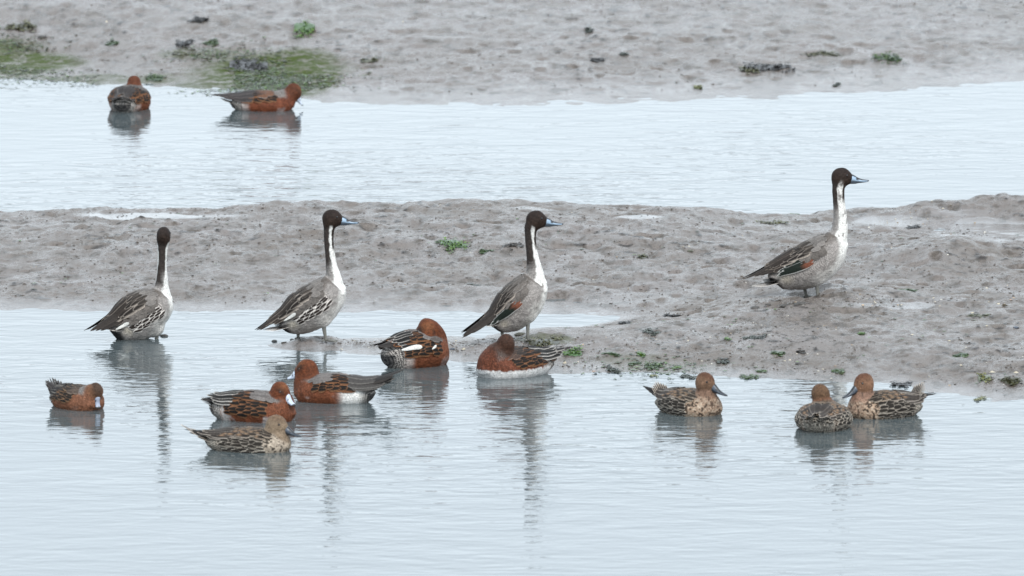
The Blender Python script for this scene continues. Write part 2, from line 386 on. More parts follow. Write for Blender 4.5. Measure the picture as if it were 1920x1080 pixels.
class Body:
    """side outline (px, facing +x, z up) -> body axis tables"""
    def __init__(s, top, bot, pitch, wmax, wprof=None):
        s.pitch = pitch; c, sn = math.cos(pitch), math.sin(pitch); s.c, s.s = c, sn
        T = sorted([(x * c + z * sn, -x * sn + z * c) for x, z in top]); B = sorted([(x * c + z * sn, -x * sn + z * c) for x, z in bot])
        s.x0 = min(T[0][0], B[0][0]); s.x1 = max(T[-1][0], B[-1][0]); s.L = s.x1 - s.x0
        X = np.linspace(s.x0, s.x1, 161)
        t = np.interp(X, [p[0] for p in T], [p[1] for p in T]); b = np.interp(X, [p[0] for p in B], [p[1] for p in B])
        t = gsm(t, 13); b = gsm(b, 13)
        s.X = X; s.zc = (t + b) / 2; n = (X - s.x0) / s.L
        s.h = np.maximum((t - b) / 2, .3)
        endf = np.sqrt(np.clip(1 - np.clip((n - .93) / .07, 0, 1) ** 2, 0, 1)) * np.sqrt(np.clip(1 - np.clip((.05 - n) / .05, 0, 1) ** 2, 0, 1))
        s.h = s.h * np.maximum(endf, .02)
        wp = wprof or [(0, .32), (.12, .52), (.3, .82), (.5, 1), (.7, 1), (.85, .86), (.95, .62), (1, .4)]
        s.w = gsm(wmax * np.interp(n, [p[0] for p in wp], [p[1] for p in wp]), 11) * np.maximum(endf, .02)
        # wing bearing surface, continued straight past the rump
        i = 26; Xe = np.linspace(s.x0 - s.L, s.x1, 321)
        k = (s.zc[i + 8] - s.zc[i]) / (X[i + 8] - X[i])
        s.Xe = Xe
        s.zce = np.where(Xe < X[i], s.zc[i] + (Xe - X[i]) * k * .5, np.interp(Xe, X, s.zc))
        dh = np.clip((X[i] - Xe) / s.L, 0, 1)
        s.he = np.where(Xe < X[i], s.h[i] * np.exp(-1.1 * dh), np.interp(Xe, X, s.h)); s.we = np.where(Xe < X[i], s.w[i] * np.exp(-1.6 * dh), np.interp(Xe, X, s.w))
    def to_body(s, P):
        return np.stack([P[..., 0] * s.c + P[..., 2] * s.s, P[..., 1], -P[..., 0] * s.s + P[..., 2] * s.c], -1)
    def from_body(s, P):
        return np.stack([P[..., 0] * s.c - P[..., 2] * s.s, P[..., 1], P[..., 0] * s.s + P[..., 2] * s.c], -1)
    def sdf(s, x, y, z):
        xb = x * s.c + z * s.s; zb = -x * s.s + z * s.c
        zc = np.interp(xb, s.X, s.zc); h = np.interp(xb, s.X, s.h); w_ = np.interp(xb, s.X, s.w)
        k = np.sqrt((y / w_) ** 2 + ((zb - zc) / h) ** 2)
        f = (k - 1) * np.minimum(h, w_)
        f = np.maximum(f, -np.minimum(h, w_))
        return np.maximum(f, np.maximum(s.x0 - xb, xb - s.x1))
    def param(s, P):
        b = s.to_body(P); xi = (b[:, 0] - s.x0) / s.L
        zc = np.interp(b[:, 0], s.X, s.zc); h = np.maximum(np.interp(b[:, 0], s.X, s.h), 4); w_ = np.maximum(np.interp(b[:, 0], s.X, s.w), 4)
        th = np.arctan2(np.abs(b[:, 1]) / w_, (b[:, 2] - zc) / h)
        return xi, th, b
    def surf(s, x, th, off, side):
        zc = np.interp(x, s.Xe, s.zce); h = np.interp(x, s.Xe, s.he); w_ = np.interp(x, s.Xe, s.we)
        n = np.stack([np.zeros_like(x), side * np.sin(th) / w_, np.cos(th) / h], -1); n /= np.linalg.norm(n, axis=-1, keepdims=True)
        p = np.stack([x, side * w_ * np.sin(th), zc + h * np.cos(th)], -1)
        return s.from_body(p + n * off[..., None])

# ------------------------------------------------------------------ feathers
NA, NB = 12, 7
fa_, fb_ = np.meshgrid(np.linspace(0, 1, NA), np.linspace(-1, 1, NB), indexing='ij')
def fprof(a, p): return np.clip(a * 5 + .25, 0, 1) ** .6 * np.clip(1 - a ** p, 0, 1) ** .55
fidx = np.arange(NA * NB).reshape(NA, NB)
FF = np.stack([fidx[:-1, :-1], fidx[:-1, 1:], fidx[1:, 1:], fidx[1:, :-1]], -1).reshape(-1, 4)
def fcol(st, seed):
    """st: dict centre, edge, ew (edge width), tip (optional), bars"""
    a, b = fa_, fb_; r = random.Random(seed)
    c = np.empty(a.shape + (3,)); c[:] = st['c']
    j = 1 + r.uniform(-.22, .22) * st.get('jit', 1)
    c *= j
    if 'mid' in st:   # spot inside
        m = np.exp(-((a - .72) / .16) ** 2 - (b / .45) ** 2)[..., None]; c = c * (1 - m) + np.array(st['mid']) * m
    if 'half' in st:  # outer vane another colour
        m = sm(0, .25, b)[..., None]; c = c * (1 - m) + np.array(st['half']) * m
    if 'base' in st:
        m = (1 - sm(.18, .34, a))[..., None]; c = c * (1 - m) + np.array(st['base']) * m
    ew = st.get('ew', .3)
    m = np.maximum(sm(1 - ew - .12, 1 - ew + .12, np.abs(b)), sm(1 - ew * .28, 1 - ew * .1, a))
    if st.get('one'): m = m * (b * st['one'] > 0)
    c = c * (1 - m[..., None]) + np.array(st['e']) * m[..., None]
    if 'shaft' in st:
        m = (np.abs(b) < .15)[..., None]; c = c * (1 - m) + np.array(st['shaft']) * m
    return c.reshape(-1, 3)
class Feathers:
    def __init__(s): s.V, s.F, s.Cc, s.n = [], [], [], 0
    def add(s, V, col): s.F.append(FF + s.n); s.V.append(V.reshape(-1, 3)); s.Cc.append(col); s.n += NA * NB
    def conform(s, B, side, x, th, L, W, st, off=1.0, lift=.06, dth=0.0, p=3.5, seed=0):
        r = random.Random(seed * 7 + 1)
        th = R(th) + r.uniform(-.06, .06); L = L * r.uniform(.88, 1.15); x = x + r.uniform(-2.2, 2.2); W = W * r.uniform(.88, 1.12)
        hw = W * fprof(fa_, p)
        xx = x - L * fa_
        rad = np.maximum(np.interp(xx, B.Xe, (B.he + B.we) / 2), 10)
        rr = rad * .5 + rad.mean() * .5
        tt = th + R(dth) * fa_ + fb_ * hw / rr
        tt = np.clip(tt, -.3, 3.0)
        offs = off + lift * L * fa_ ** 1.2 + W * .16 * (1 - fb_ ** 2)
        s.add(B.surf(xx, tt, offs, side), fcol(st, seed))
    def blade(s, base, d, up, L, W, st, p=3.0, curve=0.0, seed=0):
        d = np.array(d, float); d /= np.linalg.norm(d); up = np.array(up, float); lat = np.cross(d, up); lat /= np.linalg.norm(lat); up = np.cross(lat, d)
        hw = W * fprof(fa_, p)
        P = np.array(base) + d * (L * fa_)[..., None] + lat * (fb_ * hw)[..., None] + up * (curve * L * fa_ ** 2 + W * .12 * (1 - fb_ ** 2))[..., None]
        s.add(P, fcol(st, seed))
    def build(s, name, parent, k):
        if not s.V: return None
        V = np.concatenate(s.V) * k; F = np.concatenate(s.F)
        return mesh_obj(name, V, F, M_PL, parent, np.concatenate(s.Cc))

# ------------------------------------------------------------------ colours
def A(*c): return np.array(c, float)
def lerp(a, b, t): return a * (1 - t[..., None]) + b * t[..., None]
RUST = A(.185, .064, .032); RUSTD = A(.15, .05, .026)
GREY = A(.33, .31, .30); GREYD = A(.10, .088, .08); BRN = A(.032, .022, .018); WHT = A(.92, .92, .90); BLK = A(.015, .015, .017)
BUFF = A(.36, .27, .20)

def scallop(x, y, row, wid, jit=None):
    """phase 0..1 from base to tip of staggered scale shapes"""
    if jit is not None: x = x + jit * row * .35
    yr = y / wid; f = (yr - np.floor(yr)) - .5
    x1 = x / row; p1 = -x1 - 1.2 * f * f
    yr2 = yr + .5; f2 = (yr2 - np.floor(yr2)) - .5
    p2 = -x1 + .5 - 1.2 * f2 * f2
    return p1 - np.floor(p1), p2 - np.floor(p2), f, f2
def wavy(x, y, row, wid, ph): return .5 + .5 * np.sin(2 * np.pi * (x / row + .33 * np.cos(2 * np.pi * y / wid) + ph))

def body_colour(kind, D, P):
    """vertex colours for the continuous body, neck and head"""
    B = D['B']; xi, th, b = B.param(P); arc = th * 38; n1 = vn3(P / 9., 1); n2 = vn3(P / 4., 2); n3 = vn3(P / 22., 3)
    dh, dn, db, tau, front, hp = D['dh'], D['dn'], D['db'], D['tau'], D['front'], D['hp']
    deg = np.degrees(th) + 6 * n1
    if kind == 'drake':
        fl = D.get('flank', .5)
        c = lerp(GREYD * 1.5 * np.ones_like(P), GREY, sm(30, 75, deg + 10 * n2))
        wv = sm(.42, .62, wavy(b[:, 0], arc, 4.3, 15, .5 * n1))
        verm = lerp(A(.07, .055, .05) * np.ones_like(P), A(.55, .51, .48), wv)
        m = sm(58, 70, deg) * (1 - sm(98, 112, deg)) * sm(.18, .28, xi) * (1 - sm(.70, .82, xi)) * D.get('verm', 1.)
        c = lerp(c, verm, m * .9)
        fine = 1 + .16 * np.sin(b[:, 0] * 2.4 + 2 * n2); c = c * fine[:, None]
        belly = sm(115, 150, deg) * sm(.2, .4, xi); c = lerp(c, A(.42, .40, .38), belly)
        zb = np.floor((P[:, 2] - P[:, 2].min()) / 3).astype(int); xm = np.full(zb.max() + 2, -1e9); np.maximum.at(xm, zb, P[:, 0]); dfr = xm[zb] - P[:, 0]
        fw = D.get('frontw', 9); wz = sm(18, 34, P[:, 2]); c = lerp(c, WHT * .92, (1 - sm(fw * .6, fw * 1.5, dfr + 3 * n1 + 2 * n2)) * wz)
        c = lerp(c, A(.66, .65, .63), sm(98, 130, deg + 12 * n1) * sm(.35, .62, xi) * (1 - sm(fw * .6, fw * 1.5, dfr) * 0) * .8)
        c = lerp(c, WHT * .92, (1 - sm(fw * .6, fw * 1.5, dfr + 3 * n1 + 2 * n2)) * wz)
        # cream rear flank patch, black under the tail
        cr_ = np.exp(-((xi - .17) / .07) ** 2 - ((deg - 92) / 22) ** 2); c = lerp(c, A(.55, .50, .42), cr_ * .8)
        c = lerp(c, A(.03, .028, .028), sm(.12, .05, xi) * sm(70, 95, deg))
        # neck
        wt = sm(-2, 3, db - dn)                          # belongs to the neck
        th0 = D.get('white', .05)
        white = sm(th0 - .12, th0 + .12, front + .10 * n2 + .1 * n1 - .35 * sm(.75, 1.0, tau) * D.get('strip', 0) + D.get('basew', .25) * (1 - sm(.1, .4, tau)))
        white = np.maximum(white, (1 - sm(fw * .6, fw * 1.4, dfr + 2 * n1)) * (1 - sm(.3, .6, tau)))
        dark = lerp(GREY * .95 * np.ones_like(P), A(.05, .04, .036), sm(D.get('dk0', .2), D.get('dk0', .2) + .25, tau + .05 * n2))
        nk = lerp(dark, WHT, white)
        throat = sm(.70, .86, tau + .03 * n2 + .12 * (front > .5)) * sm(.42, .62, front + .1 * n2)
        nk = lerp(nk, BRN, throat)
        up = sm(.93, 1.02, tau + .04 * n2); nk = lerp(nk, BRN, up * (1 - .6 * white))
        if D.get('speck'): nk = lerp(nk, A(.12, .1, .1), white * sm(.35, .6, n2) * .7)
        c = lerp(c, nk, wt)
        hw = sm(-1.5, 2.5, np.minimum(db, dn) - dh)
        hc = BRN * (1 + .25 * n2[:, None]) * lerp(A(1.15, 1.1, 1.05) * np.ones_like(P), A(.9, .9, .95), sm(-.3, .6, hp[:, 2]))
        c = lerp(c, hc, hw)
        return c
    if kind in ('wigeon', 'wigeon_hen'):
        hen = kind == 'wigeon_hen'
        rust = (A(.24, .105, .06) if hen else RUST) * D.get('tint', A(1, 1, 1))
        c = rust * (1 + .22 * n2 + .15 * n3)[:, None]
        # breast scalloped darker
        p1, p2, f1, f2 = scallop(b[:, 0], arc, 6.5, 7.5, n1)
        e = sm(.70, .95, np.maximum(p1, p2))
        br = sm(.60, .78, xi); c = lerp(c, c * .55, e * br * .9); c = lerp(c, np.clip(c * 1.7 + .03, 0, 1), sm(.2, .02, p1) * br * .5)
        # back grey with bars
        bk = (1 - sm(30, 48, deg)) * (1 - sm(.86, .95, xi)); gv = lerp(GREY * .95 * np.ones_like(P), GREYD * .9, wavy(b[:, 0], arc, 3.6, 9, n1))
        c = lerp(c, gv, bk)
        # greyish white moult patches low on the flank
        pt = sm(.15, .5, n3 + .3 * n1) * sm(88, 105, deg) * D.get('patch', .8); c = lerp(c, A(.42, .40, .40), pt * .8)
        # rear: vent black and white
        vr = 1 - sm(.15, .24, xi + .02 * n2)
        vv = lerp(A(.04, .035, .035) * np.ones_like(P), A(.55, .52, .49), sm(.45, .62, wavy(b[:, 0] + .5 * arc, arc * 1.2 - b[:, 0] * .5, 5.5, 11, n1 * .6)))
        c = lerp(c, vv, vr)
        rw = np.exp(-(np.abs(xi - D.get('wx', .24)) / D.get('ww', .055)) ** 3) * sm(48, 64, deg) * D.get('rearwhite', .5); c = lerp(c, WHT * (1 + .1 * n2)[:, None], np.clip(rw * 1.2, 0, 1))
        c = lerp(c, BLK * 1.5, (1 - sm(.04, .1, xi)) * sm(60, 80, deg) * .8)
        bel = D.get('belly', -99); zz = P[:, 2] + 2.5 * n2 + 1.5 * n1; c = lerp(c, A(.66, .66, .66), (1 - sm(bel - 1.5, bel + 1.5, zz)) * (xi > .12))
        hc0 = D.get('headc', A(.135, .042, .018))
        wt = sm(-3, 4, db - dn); nkc = lerp(c, hc0 * (1 + .25 * n2)[:, None], sm(.15, .5, tau)); c = lerp(c, nkc, wt)
        hw = sm(-2, 3, np.minimum(db, dn) - dh)
        hc = hc0 * (1 + .25 * n2)[:, None]
        eye = np.exp(-((hp[:, 0] - .38) / .36) ** 2 - ((hp[:, 2] - .2) / .34) ** 2) * sm(.25, .5, np.abs(hp[:, 1]))
        hc = lerp(hc, A(.02, .015, .013), np.clip(eye * 1.5, 0, 1) * D.get('eyedark', 1))
        if hen: hc = lerp(hc, A(.06, .04, .03), sm(.15, .5, hp[:, 2] + .25 * n2) * .85)
        else: hc = lerp(hc, A(.22, .09, .04), np.exp(-((hp[:, 2] - .85) / .4) ** 2 - ((hp[:, 0] - .4) / .5) ** 2) * .6 * D.get('crown', 1))
        c = lerp(c, hc, hw)
        return c
    if kind == 'pintail_hen':
        p1, p2, f1, f2 = scallop(b[:, 0] + 4 * n3, arc + 3 * n1, 9.5, 10.5, n1 * 1.3)
        buff = D.get('buff', A(.36, .26, .19)); dk = A(.022, .018, .015)
        ph = np.maximum(p1, p2)
        c = lerp(buff * np.ones_like(P), dk, sm(.30, .45, ph) * (1 - sm(.72, .85, ph)))
        c = lerp(c, A(.60, .55, .49), sm(.82, .93, ph) * sm(60, 75, deg) * .85)
        # breast: small dark spots on buff
        q = P * np.array([.8, 1, 1]); sp_ = vn3(q / 2.9, 7) + .35 * vn3(q / 1.6, 8)
        bs = lerp(buff * 1.1 * np.ones_like(P), dk, sm(.12, .38, sp_) * .9); bs = lerp(bs, A(.55, .47, .38), sm(.25, .5, -sp_) * .6)
        c = lerp(c, bs, sm(.66, .8, xi + .04 * n2))
        c = lerp(c, dk * 1.4, (1 - sm(30, 45, deg)) * .5 * (1 - sm(.8, .9, xi)))
        rr = (1 - sm(.12, .22, xi)); c = lerp(c, lerp(dk * np.ones_like(P), A(.52, .48, .42), sm(.4, .6, wavy(b[:, 0], arc, 6, 10, n1 * .8))), rr)
        hc0 = D.get('headc', A(.27, .135, .078)) * .78; nc = D.get('neckc', A(.30, .20, .14)) * .85
        wt = sm(-3, 3, db - dn); spk = lerp(nc * np.ones_like(P), dk * 1.6, sm(.35, .6, n2) * .6)
        nkc = lerp(c, spk, sm(-.1, .25, tau)); nkc = lerp(nkc, hc0 * (1 + .1 * n2)[:, None], sm(.7, .95, tau)); c = lerp(c, nkc, wt)
        hw = sm(-2, 3, np.minimum(db, dn) - dh); hc = hc0 * (1 + .18 * n2 + .1 * n1)[:, None]
        hc = lerp(hc, hc0 * A(.5, .38, .36), sm(.2, .75, hp[:, 2] + .12 * n2) * D.get('cap', .8)); hc = lerp(hc, hc0 * 1.12 + .02, sm(-.1, -.6, hp[:, 2]) * .7)
        c = lerp(c, hc, hw)
        return c

# ------------------------------------------------------------------ bird builder
def tube(pts, rad, seg=10):
    pts = [Vector(p) for p in pts]; V = []; F = []
    for i, p in enumerate(pts):
        t = (pts[min(i + 1, len(pts) - 1)] - pts[max(i - 1, 0)]).normalized()
        a = t.cross(Vector((0, 1, 0.01))).normalized(); b = t.cross(a)
        for j in range(seg):
            an = 2 * math.pi * j / seg; V.append(p + a * math.cos(an) * rad[i] + b * math.sin(an) * rad[i])
    for i in range(len(pts) - 1):
        for j in range(seg): F.append((i * seg + j, i * seg + (j + 1) % seg, (i + 1) * seg + (j + 1) % seg, (i + 1) * seg + j))
    F.append(tuple(range(seg))[::-1]); F.append(tuple(range((len(pts) - 1) * seg, len(pts) * seg)))
    return V, F
BILLS = {'drake': (A(.30, .42, .55), A(.02, .02, .025), 31, 'ridge'), 'wigeon': (A(.50, .57, .68), A(.02, .02, .02), 24, 'tip'), 'wigeon_hen': (A(.34, .38, .48), A(.02, .02, .02), 22, 'tip'),
         'pintail_hen': (A(.075, .092, .12), A(.022, .026, .032), 31, 'ridge')}
def make_bill(root, H, HM, r, kind, k, L=None, size=1.0):
    c1, c2, L0, mode = BILLS[kind]; L = (L or L0)
    n, m = 18, 20; V = []; col = []
    for i in range(n):
        t = i / (n - 1); x = r * .75 + (L + r * .30) * t
        tt = max(0, (x - r * 1.05) / L)
        hh = np.interp(tt, [0, .15, .35, .6, .85, 1], [8.4, 7.2, 4.7, 3.0, 2.0, .9]) * size
        hw = np.interp(tt, [0, .3, .6, .85, .96, 1], [6.2, 5.0, 5.0, 5.4, 4.0, 1.4]) * size
        zc = -r * .22 - tt * 5.5 * size + 2.0 * size * tt ** 2 + (-1.2 * math.sin(tt * math.pi))
        for j in range(m):
            a = 2 * math.pi * j / m; y = hw * math.sin(a); z = zc + hh * math.cos(a)
            V.append((x, y, z)); cc = c1.copy()
            if mode == 'ridge':
                f = (math.cos(a) > .80) * 1.0; f = max(f, 1.0 if tt > .93 else 0); f = max(f, (math.cos(a) < -.25) * .8)
                if tt > .3: f = max(f, 1.0 if math.cos(a) > .55 else 0)
            else:
                f = 1.0 if tt > .80 else 0; f = max(f, (math.cos(a) < -.6) * .9)
            if .18 < tt < .32 and .25 < math.cos(a) < .7: f = 1
            col.append(cc * (1 - f) + c2 * f)
    F = [(i * m + j, i * m + (j + 1) % m, (i + 1) * m + (j + 1) % m, (i + 1) * m + j) for i in range(n - 1) for j in range(m)]
    F.append(tuple(range(m))[::-1]); F.append(tuple(range((n - 1) * m, n * m)))
    V = [(np.array(H) + HM @ np.array(v)) * k for v in V]
    o = mesh_obj('bill', V, F, M_HORN, root, col)
    return o
def uv_sphere(c, r, n=10):
    V = []; F = []
    for i in range(n + 1):
        for j in range(2 * n):
            a, b = math.pi * i / n, math.pi * j / n
            V.append((c[0] + r * math.sin(a) * math.cos(b), c[1] + r * math.sin(a) * math.sin(b), c[2] + r * math.cos(a)))
    for i in range(n):
        for j in range(2 * n): F.append((i * 2 * n + j, (i + 1) * 2 * n + j, (i + 1) * 2 * n + (j + 1) % (2 * n), i * 2 * n + (j + 1) % (2 * n)))
    return V, F

STY = {}
def styles(kind):
    if kind == 'drake':
        return dict(scap=dict(c=A(.065, .054, .047), e=A(.34, .30, .27), ew=.28, shaft=A(.03, .026, .023)), small=dict(c=A(.20, .185, .175), e=A(.30, .28, .27), ew=.25),
                    long=dict(c=A(.020, .016, .014), e=A(.48, .42, .37), ew=.34), tert=dict(c=A(.038, .030, .026), e=A(.30, .26, .225), ew=.24),
                    prim=dict(c=A(.035, .029, .026), e=A(.07, .06, .055), ew=.2), cov=dict(c=A(.15, .135, .125), e=A(.20, .18, .17), ew=.2),
                    tail=dict(c=A(.09, .07, .06), e=A(.70, .67, .64), ew=.42, jit=.4), under=dict(c=A(.02, .019, .019), e=A(.05, .045, .042), ew=.25), flank=dict(c=A(.03, .023, .02), e=A(.85, .80, .76), ew=.40),
                    spec=dict(c=A(.012, .018, .014), e=A(.75, .75, .73), ew=.12, base=A(.19, .07, .042), jit=.2))
    if kind == 'wigeon':
        return dict(scap=dict(c=A(.16, .145, .14), e=A(.30, .275, .265), ew=.25), small=dict(c=A(.18, .165, .16), e=A(.25, .23, .22), ew=.25),
                    long=dict(c=A(.014, .012, .011), e=A(.27, .12, .055), ew=.34), tert=dict(c=A(.012, .012, .012), e=A(.62, .59, .56), ew=.26, jit=.3),
                    prim=dict(c=A(.03, .027, .026), e=A(.08, .07, .065), ew=.2), cov=dict(c=A(.013, .011, .01), e=A(.30, .14, .07), ew=.34),
                    tail=dict(c=A(.045, .042, .04), e=A(.36, .35, .33), ew=.22), under=dict(c=A(.02, .018, .018), e=A(.45, .43, .41), ew=.35), flank=None, spec=None)
    if kind == 'wigeon_hen':
        return dict(scap=dict(c=A(.03, .024, .02), e=A(.24, .16, .10), ew=.35), small=dict(c=A(.08, .06, .05), e=A(.26, .20, .16), ew=.3),
                    long=dict(c=A(.022, .018, .016), e=A(.24, .14, .08), ew=.3), tert=dict(c=A(.025, .022, .022), e=A(.30, .28, .25), ew=.22),
                    prim=dict(c=A(.04, .037, .037), e=A(.13, .12, .12), ew=.2), cov=dict(c=A(.02, .016, .014), e=A(.26, .15, .085), ew=.38),
                    tail=dict(c=A(.07, .07, .07), e=A(.3, .3, .3), ew=.25), under=dict(c=A(.04, .04, .04), e=A(.3, .3, .3), ew=.3), flank=None, spec=None)
    return dict(scap=dict(c=A(.022, .018, .015), e=A(.42, .34, .27), ew=.30, mid=A(.30, .20, .13)), small=dict(c=A(.035, .028, .023), e=A(.36, .30, .24), ew=.34),
                long=dict(c=A(.018, .015, .014), e=A(.48, .41, .35), ew=.26, mid=A(.34, .22, .14)), tert=dict(c=A(.045, .037, .033), e=A(.48, .43, .38), ew=.24),
                prim=dict(c=A(.02, .018, .018), e=A(.07, .065, .06), ew=.2), cov=dict(c=A(.022, .018, .015), e=A(.56, .50, .43), ew=.32),
                tail=dict(c=A(.035, .028, .024), e=A(.58, .51, .44), ew=.36), under=dict(c=A(.03, .025, .022), e=A(.6, .55, .5), ew=.36), flank=dict(c=A(.028, .022, .019), e=A(.62, .57, .50), ew=.34), spec=None)

def bird(name, label, cat, group, u, v, yaw, kind, top, bot, pitch, wmax, neck, head, hr, hyaw=0.0, hpitch=0.0, hroll=0.0,
         wing=None, tail=None, legs=None, col=None, bill=True, k0=1.0, on='water', sub=(1, 1, 1), parts=None, seed=0, nape=None, cheek=1.0, zoff=0.0, bill_size=1.0, bill_len=None, step=1.15):
    x, y, z = (ground(u, v) if on == 'water' else hit(u, v))
    s = scale_at(x, y, z); k = k0 / s
    root = bpy.data.objects.new(name, None); C.objects.link(root); root.empty_display_size = .1
    root.location = (x, y, z + zoff / s); root.rotation_euler = (0, 0, R(yaw))
    tag(root, label, cat, group)
    B = Body(top, bot, R(pitch), wmax)
    st = Matrix.Rotation(R(hyaw), 3, 'Z') @ Matrix.Rotation(R(-hpitch), 3, 'Y') @ Matrix.Rotation(R(hroll), 3, 'X')
    HM = np.array([[st[i][j] for j in range(3)] for i in range(3)]); H = np.array(head, float)
    # neck path resampled
    nk = np.array(neck, float); tt = np.linspace(0, len(nk) - 1, 26)
    def cr_(a):
        out = []
        for t in tt:
            i = min(int(t), len(nk) - 2); f = t - i
            p0, p1, p2, p3 = a[max(i - 1, 0)], a[i], a[i + 1], a[min(i + 2, len(nk) - 1)]
            out.append(.5 * (2 * p1 + (p2 - p0) * f + (2 * p0 - 5 * p1 + 4 * p2 - p3) * f * f + (3 * p1 - p0 - 3 * p2 + p3) * f ** 3))
        return np.array(out)
    NP = np.stack([cr_(nk[:, i]) for i in range(4)], -1)
    def f_head(X, Y, Z):
        px, py, pz = X - H[0], Y - H[1], Z - H[2]
        a = HM[0, 0] * px + HM[1, 0] * py + HM[2, 0] * pz; b = HM[0, 1] * px + HM[1, 1] * py + HM[2, 1] * pz; c = HM[0, 2] * px + HM[1, 2] * py + HM[2, 2] * pz
        def ell(cx, cz, rx, ry, rz):
            q = ((a - cx) / rx) ** 2 + (b / ry) ** 2 + ((c - cz) / rz) ** 2
            g = np.sqrt(((a - cx) / rx ** 2) ** 2 + (b / ry ** 2) ** 2 + ((c - cz) / rz ** 2) ** 2); q = np.sqrt(q)
            return q * (q - 1) / np.maximum(g, 1e-4)
        d = ell(-.04 * hr, .08 * hr, .95 * hr, .72 * hr, .84 * hr)
        d = smin(d, ell(.46 * hr, -.18 * hr, .70 * hr, .45 * hr, .56 * hr), .3 * hr)
        d = smin(d, ell(-.15 * hr, -.30 * hr, .72 * hr, .66 * hr * cheek, .60 * hr), .25 * hr)
        return d
    def f_neck(X, Y, Z, par=False):
        d = None; best = None
        for i in range(len(NP) - 1):
            p, q = NP[i, :3], NP[i + 1, :3]; ra, rb = NP[i, 3], NP[i + 1, 3]; e = q - p; L2 = (e @ e) + 1e-6
            t = np.clip(((X - p[0]) * e[0] + (Y - p[1]) * e[1] + (Z - p[2]) * e[2]) / L2, 0, 1)
            dd = np.sqrt((X - p[0] - t * e[0]) ** 2 + (Y - p[1] - t * e[1]) ** 2 + (Z - p[2] - t * e[2]) ** 2) - (ra + (rb - ra) * t)
            if par:
                tau = (i + t) / (len(NP) - 1); ty = np.clip(tau * 1.7, 0, 1); fw = np.array([np.cos(R(hyaw) * ty), np.sin(R(hyaw) * ty), 0 * tau])
                en = e / math.sqrt(L2); dt = fw[0] * en[0] + fw[1] * en[1]
                g = [fw[0] - dt * en[0], fw[1] - dt * en[1], fw[2] - dt * en[2]]; gl = np.sqrt(g[0] ** 2 + g[1] ** 2 + g[2] ** 2) + 1e-5
                fr = ((X - p[0] - t * e[0]) * g[0] + (Y - p[1] - t * e[1]) * g[1] + (Z - p[2] - t * e[2]) * g[2]) / gl / (ra + (rb - ra) * t)
            if d is None: d = dd; best = (tau, fr) if par else None
            else:
                if par: m = dd < d; best = (np.where(m, tau, best[0]), np.where(m, fr, best[1]))
                d = np.minimum(d, dd)
        return (d, best) if par else d
    pts = [NP[:, :3].max(0) + 30, NP[:, :3].min(0) - 30, H + hr * 1.3, H - hr * 1.3]
    bb = np.concatenate([B.from_body(np.array([[xx, 0, B.zc[i] + sg * B.h[i]] for i, xx in enumerate(B.X) for sg in (-1, 1)])), np.array([[0, wmax, 20], [0, -wmax, 20]]), np.array([[H[0] + hr, H[1] + hr, H[2] + hr], [H[0] - hr, H[1] - hr, H[2] - hr]])])
    lo = np.minimum(bb.min(0), (NP[:, :3] - NP[:, 3:]).min(0)) - 9; hi = np.maximum(bb.max(0), (NP[:, :3] + NP[:, 3:]).max(0)) + 9
    n = np.ceil((hi - lo) / step).astype(int)
    gx, gy, gz = [(lo[i] + np.arange(n[i]) * step).astype(np.float32) for i in range(3)]
    X, Y, Z = np.meshgrid(gx, gy, gz, indexing='ij')
    F = B.sdf(X, Y, Z).astype(np.float32)
    # neck and head only where they can matter
    m = np.abs(X - NP[:, 0].mean()) < 1e9
    nlo = np.minimum((NP[:, :3] - NP[:, 3:]).min(0), H - hr * 1.2) - 12; nhi = np.maximum((NP[:, :3] + NP[:, 3:]).max(0), H + hr * 1.2) + 12
    sl = tuple(slice(max(0, int((nlo[i] - lo[i]) / step)), min(n[i], int((nhi[i] - lo[i]) / step) + 1)) for i in range(3))
    Xs, Ys, Zs = X[sl], Y[sl], Z[sl]
    G = smin(f_neck(Xs, Ys, Zs), f_head(Xs, Ys, Zs), 6.0)
    F[sl] = smin(F[sl], G, 14.0)
    if legs:
        for (lx, lz, fx, side, th_r) in legs:
            c0 = (lx - 3, side * wmax * .42, lz + 16)
            F = smin(F, (np.sqrt(((X - c0[0]) / 1.25) ** 2 + (Y - c0[1]) ** 2 + ((Z - c0[2]) / 1.1) ** 2) - th_r), 9.0)
    V, Fc = surface_nets(F, lo, step)
    D = dict(B=B, db=B.sdf(V[:, 0], V[:, 1], V[:, 2]), dh=f_head(V[:, 0], V[:, 1], V[:, 2]))
    D['dn'], (D['tau'], D['front']) = f_neck(V[:, 0], V[:, 1], V[:, 2], True)
    D['hp'] = ((V - H) @ HM) / hr
    D.update(col or {})
    cols = body_colour(kind, D, V)
    bt = B.to_body(V); st_ = vn3(bt * np.array([1 / 5.5, 1 / 2.0, 1 / 2.2]), 51) + .6 * vn3(V / 1.7, 52)      # fine lie of the feathers
    cols = cols * (1 + (.20 if kind == 'drake' else .26) * st_)[:, None]
    # soft feather texture: tiny ridges in the geometry
    Vn = V + (0.75 * vn3(V / 3.2, 9) + .6 * vn3(V / 7.0, 19))[:, None] * np.array([.3, .5, .5])
    mesh_obj('body', Vn * k, Fc, M_PL, root, cols)
    if bill: make_bill(root, H, HM, hr, kind, k, bill_len, bill_size)
